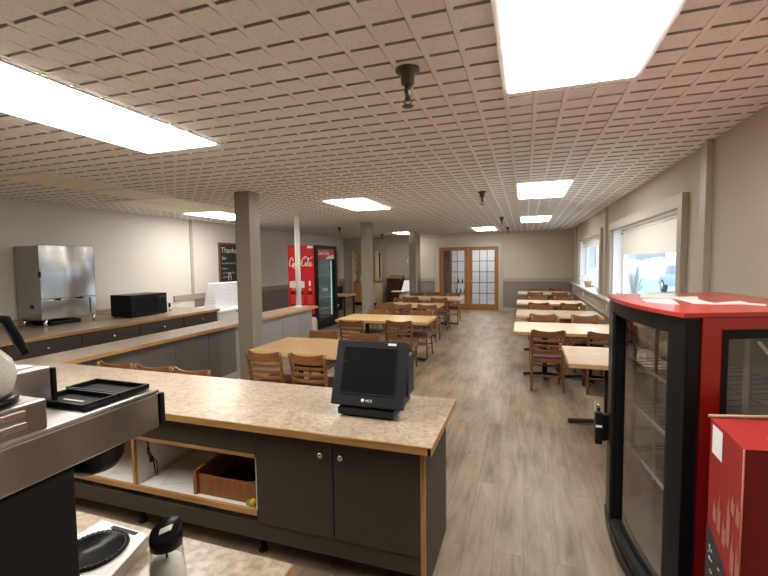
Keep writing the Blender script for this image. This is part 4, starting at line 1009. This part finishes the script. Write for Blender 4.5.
# ------------------------------------------------------------------ red bow-front cooler
DN = Vector((.652, 2.09)); DF = Vector((.54, 3.14)); EV = DF - DN; DV = Vector((.932, .362)); DEP = .78; BUL = .065; CT = 1.510
def P2(u, w):
    bul = BUL * 4 * u * (1 - u) * max(0, 1 - w / .3)
    return DN + EV * u + DV * (w - bul)
def pbox(mb, u0, u1, w0, w1, z0, z1, n=14, bev=0):
    us = [u0 + (u1 - u0) * i / n for i in range(n + 1)]
    pts = [tuple(P2(u, w0)) for u in us[::-1]] + [tuple(P2(u, w1)) for u in us]
    mb.prism(pts, z0, z1, bev); return mb
co = thing('bow_front_cooler', 'red and black glass door merchandising cooler with rounded front at right', 'cooler', (.95, 2.75, 0))
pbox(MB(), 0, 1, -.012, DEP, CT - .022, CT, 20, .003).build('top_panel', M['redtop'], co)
pbox(MB(), .02, .98, .08, DEP - .02, .06, .10).build('base_box', M['black'], co)
pbox(MB(), -.0, 1, -.01, .10, .012, .058, 20, .008).build('kick_bumper', M['black'], co)
pbox(MB(), .03, .97, .12, DEP - .06, 0, .06).build('plinth', M['blackm'], co)
pbox(MB(), .0, 1, DEP - .03, DEP, .10, CT - .024).build('back_wall', M['red'], co)
# near side (u=0): red surround with black-framed window
UW = .03
def side(u0, u1, nm):
    mb = MB()
    pbox(mb, u0, u1, .075, .165, .10, CT - .024, 1); pbox(mb, u0, u1, DEP - .10, DEP - .031, .10, CT - .024, 1)
    pbox(mb, u0, u1, .165, DEP - .10, .10, .45, 1); pbox(mb, u0, u1, .165, DEP - .10, 1.43, CT - .024, 1)
    s = mb.build(nm, M['red'], co)
    fr = MB(); e = .028 if u0 < .5 else .0
    v0, v1 = (u0 - .004, u1 + .002) if u0 < .5 else (u0 - .002, u1 + .004)
    pbox(fr, v0, v1, .163, .190, .44, 1.435, 1); pbox(fr, v0, v1, DEP - .125, DEP - .098, .44, 1.435, 1)
    pbox(fr, v0, v1, .190, DEP - .125, .44, .475, 1); pbox(fr, v0, v1, .190, DEP - .125, 1.395, 1.435, 1)
    fr.build('window_frame', M['black'], s)
    pbox(MB(), (u0 + u1) / 2 - .003, (u0 + u1) / 2 + .003, .190, DEP - .125, .475, 1.395, 1).build('side_glass', M['coolglass'], s)
    return s
side(0, UW, 'side_panel'); side(1 - UW, 1, 'side_panel')
# liner
pbox(MB(), UW, 1 - UW, .09, DEP - .031, .10, .115).build('liner_floor', M['inner'], co)
pbox(MB(), UW + .002, 1 - UW - .002, DEP - .045, DEP - .031, .116, CT - .04).build('liner_back', M['inner'], co)
# door: black frame bowed to the front
d = MB()
w0, w1 = .0, .062; z0, z1 = .062, CT - .026
pbox(d, 0, .105, w0, w1, z0, z1, 5, .004); pbox(d, .74, 1, w0, w1, z0, z1, 5, .004)
pbox(d, .105, .74, w0, w1, z0, z0 + .05, 12, .004); pbox(d, .105, .74, w0, w1, z1 - .075, z1, 12, .004)
d = d.build('door', M['black'], co)
pbox(MB(), .105, .74, .03, .036, z0 + .05, z1 - .075).build('door_glass', M['coolglass'], d)
pbox(MB(), .755, .785, -.006, .0, z0 + .04, z1 - .06, 3, .002).build('frame_step', M['blackm'], d)
g = MB(); pbox(g, .105, .113, w0 + .002, .03, z0 + .05, z1 - .075, 2); pbox(g, .897, .74, w0 + .002, .03, z0 + .05, z1 - .075, 2); pbox(g, .113, .732, w0 + .002, .03, z0 + .05, z0 + .06, 10)
g.build('gasket', M['pos'], d)
# pull handle block at the far edge, with keys tag
pbox(MB(), .955, .99, -.045, .0, .52, .70, 2, .008).build('handle', M['black'], d)
hx = P2(.985, -.05)
hb = MB().box(hx.x - .036, hx.x + .010, hx.y - .05, hx.y + .02, .50, .72, .014).build('lock_block', M['black'], d)
MB().lathe([(.012, 0), (.012, .02), (.006, .03), (.006, .045)], (hx.x - .012, hx.y, .72), 10).build('lock_cap', M['chrome'], hb)
MB().box(hx.x - .034, hx.x - .030, hx.y - .02, hx.y + .012, .715, .775, .001).build('green_tag', simple('pale_green_tag', (.45, .62, .48), .5), hb)
MB().box(hx.x - .034, hx.x + .005, hx.y - .053, hx.y - .049, .62, .636, .001).build('white_strip', M['tag'], hb)
# shelves and standards
for z in (.50, .80, 1.08):
    s = MB()
    for k in range(13):
        u = UW + .02 + (1 - 2 * UW - .04) * k / 12
        a, b = P2(u, .14), P2(u, DEP - .06); s.cyl((a.x, a.y, z), (b.x, b.y, z), .003, 5)
    sh2 = None
    for w in (.40, DEP - .07):
        a, b = P2(UW + .015, w), P2(1 - UW - .015, w); s.cyl((a.x, a.y, z), (b.x, b.y, z), .005, 6)
    sh2 = s.build('wire_shelf', M['darkwire'], co)
    a, b = P2(UW + .015, .13), P2(1 - UW - .015, .13)
    MB().tube([(a.x, a.y, z), (b.x, b.y, z)], 0, flat=(.012, .022)).build('front_rail', M['wire'], sh2)
for u in (.05, .95):
    st = MB(); pbox(st, u - .004, u + .004, .30, .325, .24, 1.40, 1); pbox(st, u - .004, u + .004, DEP - .12, DEP - .095, .24, 1.40, 1)
    st.build('shelf_standard', M['ribbon'], co)
a = P2(.016, .33)
MB().prism([(0, 0), (.018, .004), (.075, -.055), (.055, -.062)], 0, .001, mtx=Matrix(((.932, 0, 0, a.x), (.362, 0, 1, a.y), (0, 1, 0, 1.375), (0, 0, 0, 1)))).build('tape_scrap', M['tag'], co)
# white decal ribbon and grey panel on top
rib = [(.75, 3.28), (.88, 3.1), (.88, 2.95), (.99, 3.0), (.92, 2.77), (.92, 2.57), (1.09, 2.72), (1.08, 2.6), (1.12, 2.53), (1.09, 2.47), (1.02, 2.54), (.93, 2.5), (.82, 2.52), (.82, 2.83), (.66, 2.88)]
MB().prism(rib, CT + .0005, CT + .0025).build('ribbon_decal', M['ribbon'], co)
MB().prism([(.64, 2.76), (.79, 2.80), (.74, 2.46), (.66, 2.51), (.62, 2.59)], CT + .0005, CT + .002).build('panel_decal', M['ribbon'], co)

# red carton in front of the cooler
BZ = 1.10
cb = thing('red_carton', 'worn red cardboard carton standing in front of the cooler at lower right', 'box', (.9, 1.85, 0))
B0, B1 = Vector((.712, 1.98)), Vector((.702, 1.68)); BD = Vector((.20, .03)).normalized(); BL = .42
B2, B3 = B1 + BD * BL, B0 + BD * BL
MB().prism([tuple(B0), tuple(B1), tuple(B2), tuple(B3)], .0, BZ - .004, .004).build('body', M['card'], cb)
# loose top flaps
fl_ = MB().hexa([(B0.x, B0.y, BZ - .003), (B1.x, B1.y, BZ - .003), (B2.x, B2.y, BZ - .003), (B3.x, B3.y, BZ - .003), (B0.x, B0.y, BZ + .002), (B1.x, B1.y, BZ + .001), (B2.x, B2.y, BZ + .001), (B3.x, B3.y, BZ + .002)]).build('top_flap', M['card'], cb)
MB().tube([(B0.x - .004, B0.y + .004, BZ + .008), ((B0.x + B3.x) / 2, (B0.y + B3.y) / 2 + .004, BZ + .014), (B3.x, B3.y + .004, BZ + .006)], 0, flat=(.012, .012)).build('torn_flap', M['cardbrown'], cb)
# left face frame: s runs from far edge to near edge
ed = (B1 - B0); 
def face(s0, s1, z0, z1, nm, m, pts=None, off=.0015):
    n = Vector((-ed.y, ed.x)).normalized()
    if n.x > 0: n = -n
    def q(s, z): p = B0 + ed * s + n * off; return (p.x, p.y, z)
    mb = MB()
    if pts is None: pts = [(s0, z0), (s1, z0), (s1, z1), (s0, z1)]
    mb.bm.faces.new([mb.bm.verts.new(q(s, z)) for s, z in pts])
    return mb.build(nm, m, cb)
face(.10, .42, BZ - .125, BZ - .012, 'white_label', M['tag'])
mb = MB()
face(0, 1, .2, .62, 'black_print', M['cardblack'], [(0.0, .1), (1.0, .1), (1.0, .50), (.75, .56), (.45, .62), (.2, .655), (0.0, .67)])
for k in range(26):
    s = random.uniform(.05, .9); z = random.uniform(.42, .61 - .1 * s); w = random.uniform(.02, .07)
    face(s, s + w, z, z + random.uniform(.004, .014), 'white_print', M['tag'], off=.002)
for k, (s, z, h) in enumerate(((.2, .72, .10), (.34, .70, .16), (.5, .68, .12), (.62, .70, .22), (.75, .62, .16), (.88, .6, .18), (.72, .84, .07), (.86, .82, .10))):
    pts = [(s, z), (s + .10, z - .01), (s + .11, z + h * .6), (s + .07, z + h * .5), (s + .06, z + h), (s + .03, z + h * .55), (s + .01, z + h * .75)]
    face(0, 0, 0, 0, 'worn_print', M['cardfade'], pts, off=.0018)
MB().tube([(B1.x - .001, B1.y - .001, .35), (B1.x - .001, B1.y - .001, BZ)], .003, 6).build('scuffed_edge', M['cardfade'], cb)
for k in range(6):
    p = B1 + BD * (.12 + .05 * k) + Vector((0, .10 + .02 * (k % 2)))
    MB().box(p.x, p.x + .035, p.y, p.y + .012, BZ + .001, BZ + .003).build('white_print', M['tag'], cb)

# ------------------------------------------------------------------ foreground counter with coffee brewer
fc = thing('coffee_counter', 'stone-topped coffee counter with oak edge at lower left foreground', 'counter', (-1.6, .8, 0))
FX, FY = -.655, 1.055
MB().box(-2.9, FX, .40, FY, ZT - .004, ZT).build('countertop', M['lam'], fc)
MB().box(-2.9, FX - .015, .41, FY - .015, ZT - .042, ZT - .004).build('top_core', M['oak'], fc)
MB().box(FX - .02, FX + .002, .40, FY + .002, ZT - .044, ZT - .001, .004).build('edge_band', M['oak_y'], fc)
MB().box(-2.9, FX - .02, FY - .018, FY + .002, ZT - .044, ZT - .001, .004).build('edge_band', M['oak'], fc)
MB().box(-2.85, FX - .06, .46, FY - .08, .10, ZT - .044).build('cabinet', M['cab'], fc)
MB().box(-2.8, FX - .1, .5, FY - .14, 0, .10).build('kick_board', M['cab'], fc)

br = thing('coffee_brewer', 'stainless and black coffee brewer with top warmers in the left foreground', 'coffee machine', (-1.25, .6, ZT))
hx0, hx1, hy1 = -1.42, -1.105, 1.015
MB().box(hx0, hx1, .22, hy1, 1.226, 1.337, .004).build('head', M['steel_dim'], br)
MB().box(hx0 - .003, hx1 + .003, .22, hy1 + .002, 1.338, 1.350, .005).build('top_plate', M['steel_dim'], br)
MB().box(hx0 + .015, hx1 + .004, hy1 + .003, hy1 + .022, 1.232, 1.335, .006).build('front_panel', M['black'], br)
MB().box(hx0 + .02, hx1 - .015, .26, .755, ZT + .004, 1.226, .006).build('column', M['blackm'], br)
ms = Matrix.Translation((-1.235, .888, 0))
MB().lathe([(.038, 1.130), (.064, 1.138), (.082, 1.165), (.086, 1.208), (.092, 1.212), (.092, 1.225)], (0, 0, 0), 28, ms).build('brew_funnel', M['coffee_bk'], br)
MB().box(-1.25, -1.22, .972, 1.03, 1.185, 1.207, .007).build('funnel_handle', M['coffee_bk'], br)
# base with its warmer plate, in front of the column
wp = [(-1.345, .985), (-1.345, .757), (-1.062, .757), (-1.128, .975)]
MB().prism(wp, ZT + .008, ZT + .044, .003).build('base', M['steel_dim'], br)
tp = MB().prism(wp, ZT + .0445, ZT + .050, .002).build('warmer_top', M['white'], br)
hp = MB().lathe([(.090, 0), (.094, .005), (.088, .010), (.074, .008), (.072, .005), (.04, .005), (.038, .003), (.0015, .003)], (-1.218, .862, ZT + .0505), 40).build('hot_plate', M['coffee_bk'], tp)
rg = MB()
for k in range(40):
    a = 2 * PI * k / 40
    rg.cyl((-1.218 + .076 * math.cos(a), .862 + .076 * math.sin(a), ZT + .0585), (-1.218 + .089 * math.cos(a), .862 + .089 * math.sin(a), ZT + .061), .002, 5)
rg.build('plate_ribs', M['coffee_bk'], tp)
MB().box(-1.275, -1.165, .958, .972, ZT + .0505, ZT + .0515, rz=-.03, piv=(-1.22, .965, 0)).build('switch_plate', M['pos'], tp)
for x, y in ((-1.32, .95), (-1.15, .94), (-1.33, .78), (-1.10, .78)): MB().cyl((x, y, ZT), (x, y, ZT + .009), .011).build('foot', M['black'], br)
# upper warmer decks
wb = MB().box(hx1 - .20, hx1 + .012, .22, .682, 1.3515, 1.426, .004).build('warmer_box', M['steel_dim'], br)
MB().box(hx1 + .013, hx1 + .016, .36, .635, 1.400, 1.413, .001).build('switch_strip', M['chrome'], wb)
MB().box(hx1 + .013, hx1 + .016, .36, .635, 1.372, 1.385, .001).build('switch_strip', M['chrome'], wb)
MB().lathe([(.066, 0), (.074, .003), (.074, .010), (.062, .013)], (-1.192, .598, 1.4265), 28).build('hot_plate', M['coffee_bk'], wb)
wb2 = MB().box(-1.62, -1.295, .40, .825, 1.3515, 1.457, .005).build('warmer_box', M['steel_dim'], br)
MB().box(-1.62, -1.292, .826, .838, 1.3525, 1.452, .003).build('end_cap', M['black'], wb2)
MB().box(-1.58, -1.33, .48, .80, 1.4575, 1.461, .001).build('lid_plate', M['white'], wb2)
def tray(x0, x1, y0, y1, z, lab, nm='plastic_tray'):
    t = thing(nm, lab, 'tray', ((x0 + x1) / 2, (y0 + y1) / 2, z))
    MB().box(x0, x1, y0, y1, z, z + .003, .001).build('base', M['coffee_bk'], t)
    w = .007; r = MB()
    for q in ((x0, x1, y0, y0 + w), (x0, x1, y1 - w, y1), (x0, x0 + w, y0 + w, y1 - w), (x1 - w, x1, y0 + w, y1 - w)): r.box(*q, z, z + .016, .002)
    r.build('rim', M['coffee_bk'], t)
    return t
t1 = tray(-1.335, -1.132, .795, .900, 1.3515, 'black plastic tray with small lettering nearer the carafe on top of the brewer')
MB().box(-1.28, -1.20, .842, .849, 1.355, 1.3555).build('embossed_mark', M['ribbon'], t1)
tray(-1.362, -1.132, .906, 1.008, 1.3515, 'black plastic tray at the far end on top of the brewer')
# glass carafe on the near deck
cc = (-1.192, .598, 1.440)
cr = thing('glass_carafe', 'round glass coffee carafe on the brewer top warmer at left edge', 'carafe', cc)
MB().lathe([(.050, .001), (.064, .01), (.074, .05), (.066, .085), (.042, .115), (.040, .13), (.038, .13), (.039, .114), (.062, .085), (.070, .05), (.060, .013), (.046, .005)], cc, 28, cap=False).build('bowl', M['steamy'], cr)
MB().lathe([(.043, .110), (.046, .113), (.046, .130), (.042, .134)], cc, 24).build('collar', M['coffee_bk'], cr)
MB().tube([(cc[0], cc[1] - .04, cc[2] + .125), (cc[0], cc[1] - .10, cc[2] + .13), (cc[0], cc[1] - .11, cc[2] + .07), (cc[0], cc[1] - .10, cc[2] + .03)], 0, flat=(.022, .013)).build('handle', M['coffee_bk'], cr)
# decanter on the rear deck, its long black handle reaching towards the big counter
c2 = (-1.505, .715, 1.461)
cr2 = thing('decanter', 'coffee decanter with long black handle on the rear warmer at left edge', 'carafe', c2)
MB().lathe([(.045, .001), (.062, .012), (.072, .05), (.062, .09), (.040, .12), (.038, .135)], c2, 24, cap=False).build('bowl', M['clear'], cr2)
MB().lathe([(.041, .114), (.045, .12), (.045, .138), (.02, .143)], c2, 20).build('lid', M['coffee_bk'], cr2)
MB().tube([(-1.505, .74, 1.590), (-1.505, .81, 1.592), (-1.505, .838, 1.583), (-1.51, .862, 1.535), (-1.515, .892, 1.466)], 0, flat=[(.026, .014), (.027, .016), (.03, .018), (.028, .018), (.024, .015)], up=Vector((1, 0, 0))).build('handle', M['coffee_bk'], cr2)

# sugar shaker
sg = thing('sugar_shaker', 'glass sugar shaker with slanted black lid on the foreground counter', 'sugar shaker', (-.92, .85, ZT))
cx, cy = -.922, .850
MB().lathe([(.044, .001), (.048, .006), (.047, .06), (.042, .115), (.038, .158), (.0355, .158), (.039, .115), (.044, .06), (.045, .010), (.040, .005)], (cx, cy, ZT), 32, cap=False).build('glass_body', M['clear'], sg)
MB().lathe([(.042, .007), (.0435, .06), (.039, .098), (.003, .106)], (cx, cy, ZT), 28).build('sugar', M['sugar'], sg)
lid = bmesh.new()
n = 32; rings = []
for (r, z, sl) in ((.0385, .142, .0), (.0405, .142, .0), (.0415, .165, .4), (.0405, .184, .95), (.037, .187, 1.0), (.003, .185, 1.0)):
    ring = []
    for k in range(n):
        a = 2 * PI * k / n; x, y = r * math.cos(a), r * math.sin(a)
        ring.append(lid.verts.new((cx + x, cy + y, ZT + z + sl * .42 * (y - x * .1))))
    rings.append(ring)
for a, b in zip(rings, rings[1:]):
    for k in range(n): lid.faces.new((a[k], a[(k + 1) % n], b[(k + 1) % n], b[k]))
lid.faces.new(rings[-1])
for f in lid.faces: f.smooth = True
bmesh.ops.recalc_face_normals(lid, faces=lid.faces[:])
mb = MB(); mb.bm.free(); mb.bm = lid
lo = mb.build('lid', M['coffee_bk'], sg)
fp = lambda x, y, h: (cx + x, cy + y, ZT + .186 + .42 * (y - x * .1) + h)
MB().hexa([fp(-.004, -.020, .001), fp(.020, .000, .001), fp(.012, .014, .001), fp(-.012, -.006, .001), fp(-.004, -.020, .004), fp(.020, .000, .004), fp(.012, .014, .004), fp(-.012, -.006, .004)]).build('pour_flap', M['chrome'], lo)
MB().cyl((cx, cy, ZT + .104), (cx, cy, ZT + .155), .003, 8).build('pour_tube', M['iron'], sg)

# ------------------------------------------------------------------ outside the windows
tag(MB().box(XR + TH + .05, 70, -30, 90, -.35, -.25).build('road_surface', M['road']), kind='structure')
def mound(x0, x1, y0, y1, h, seed, nx=16, ny=24):
    rnd = random.Random(seed); mb = MB(); g = []
    for i in range(nx + 1):
        row = []
        for j in range(ny + 1):
            u, v = i / nx, j / ny
            e = (math.sin(PI * u) * math.sin(PI * v)) ** .6 if 0 < u < 1 and 0 < v < 1 else 0
            z = -.26 + h * e * (.75 + .25 * math.sin(7 * u + seed) * math.cos(9 * v + seed) + .12 * rnd.random())
            row.append(mb.bm.verts.new((x0 + (x1 - x0) * u, y0 + (y1 - y0) * v, z)))
        g.append(row)
    for i in range(nx):
        for j in range(ny):
            f = mb.bm.faces.new((g[i][j], g[i + 1][j], g[i + 1][j + 1], g[i][j + 1])); f.smooth = True
    return mb
for k, (x0, x1, y0, y1, h, lab) in enumerate(((2.0, 3.4, 3, 40, 1.05, 'long snow bank just outside the windows'), (11.5, 16, 38, 80, 2.4, 'tall snow bank across the street behind the parked car'), (4.5, 8.5, 44, 60, 1.3, 'snow heap at the far side of the street'))):
    tag(mound(x0, x1, y0, y1, h, k + 3).build('snow_bank', M['snow']), lab, 'snow bank')
# parked car
cr_ = thing('parked_car', 'pale blue suv parked on the snowy street outside the large window', 'car', (8.6, 26.5, -.25))
bx = MB()
pts = [(0, .45), (.15, .95), (1.15, 1.05), (1.75, 1.62), (3.9, 1.68), (4.45, 1.05), (4.55, .45)]
mt = Matrix(((0, 0, 1, 7.7), (-1, 0, 0, 29.6), (0, 1, 0, -.25), (0, 0, 0, 1)))
bx.prism(pts, 0, 1.85, .06, 2, mt); bx.build('body', M['carpaint'], cr_)
MB().prism([(1.38, 1.10), (1.85, 1.55), (2.6, 1.58), (2.6, 1.10)], -.012, 1.862, 0, 2, mt).prism([(2.7, 1.10), (2.7, 1.58), (3.75, 1.58), (4.1, 1.10)], -.012, 1.862, 0, 2, mt).build('side_window', M['carglass'], cr_)
for x in (.85, 3.65):
    for z in (-.02, 1.65):
        w = MB().lathe([(.36, 0), (.38, .03), (.38, .19), (.36, .22)], (0, 0, 0), 24, mt @ Matrix.Translation((x, .38, z))).build('wheel', M['tyre'], cr_)
        MB().lathe([(.22, -.005), (.22, .225)], (0, 0, 0), 18, mt @ Matrix.Translation((x, .38, z))).build('hubcap', M['chrome'], w)
bd = thing('brick_building', 'red brick building across the snowy street', 'building', (24, 60, 0))
MB().box(26, 40, 52, 86, -.25, 6.0).build('wall', M['brick'], bd)
MB().box(25.8, 40.2, 51.8, 86.2, 6.0, 6.5).build('roof', M['greysiding'], bd)
for k in range(6): MB().box(25.95, 26.0, 54 + k * 5, 56.5 + k * 5, 1.2, 3.2).build('window', M['carglass'], bd)
bd2 = thing('grey_building', 'pale grey sided house across the street beyond the snow', 'building', (20, 100, 0))
MB().box(10, 24, 88, 89.9, -.25, 7).build('wall', M['greysiding'], bd2)
MB().prism([(9.6, 7), (24.4, 7), (17, 11)], 0, 2.2, mtx=Matrix(((1, 0, 0, 0), (0, 0, 1, 87.8), (0, 1, 0, 0), (0, 0, 0, 1)))).build('roof', M['snow'], bd2)
sb_ = thing('bare_shrub', 'grey green snowy shrub outside the far end of the large window', 'shrub', (4.6, 21.2, -.25))
mb = MB(); rnd = random.Random(5)
for k in range(70):
    a = rnd.uniform(0, 6.28); r = rnd.uniform(0, .36); z = rnd.uniform(.1, 1.5)
    x, y = 4.6 + r * math.cos(a), 21.2 + r * math.sin(a)
    mb.tube([(4.6, 21.2, -.25), ((4.6 + x) / 2, (21.2 + y) / 2, z * .6), (x, y, z)], [.012, .010, .012], 5)
mb.build('branches', M['shrub'], sb_)
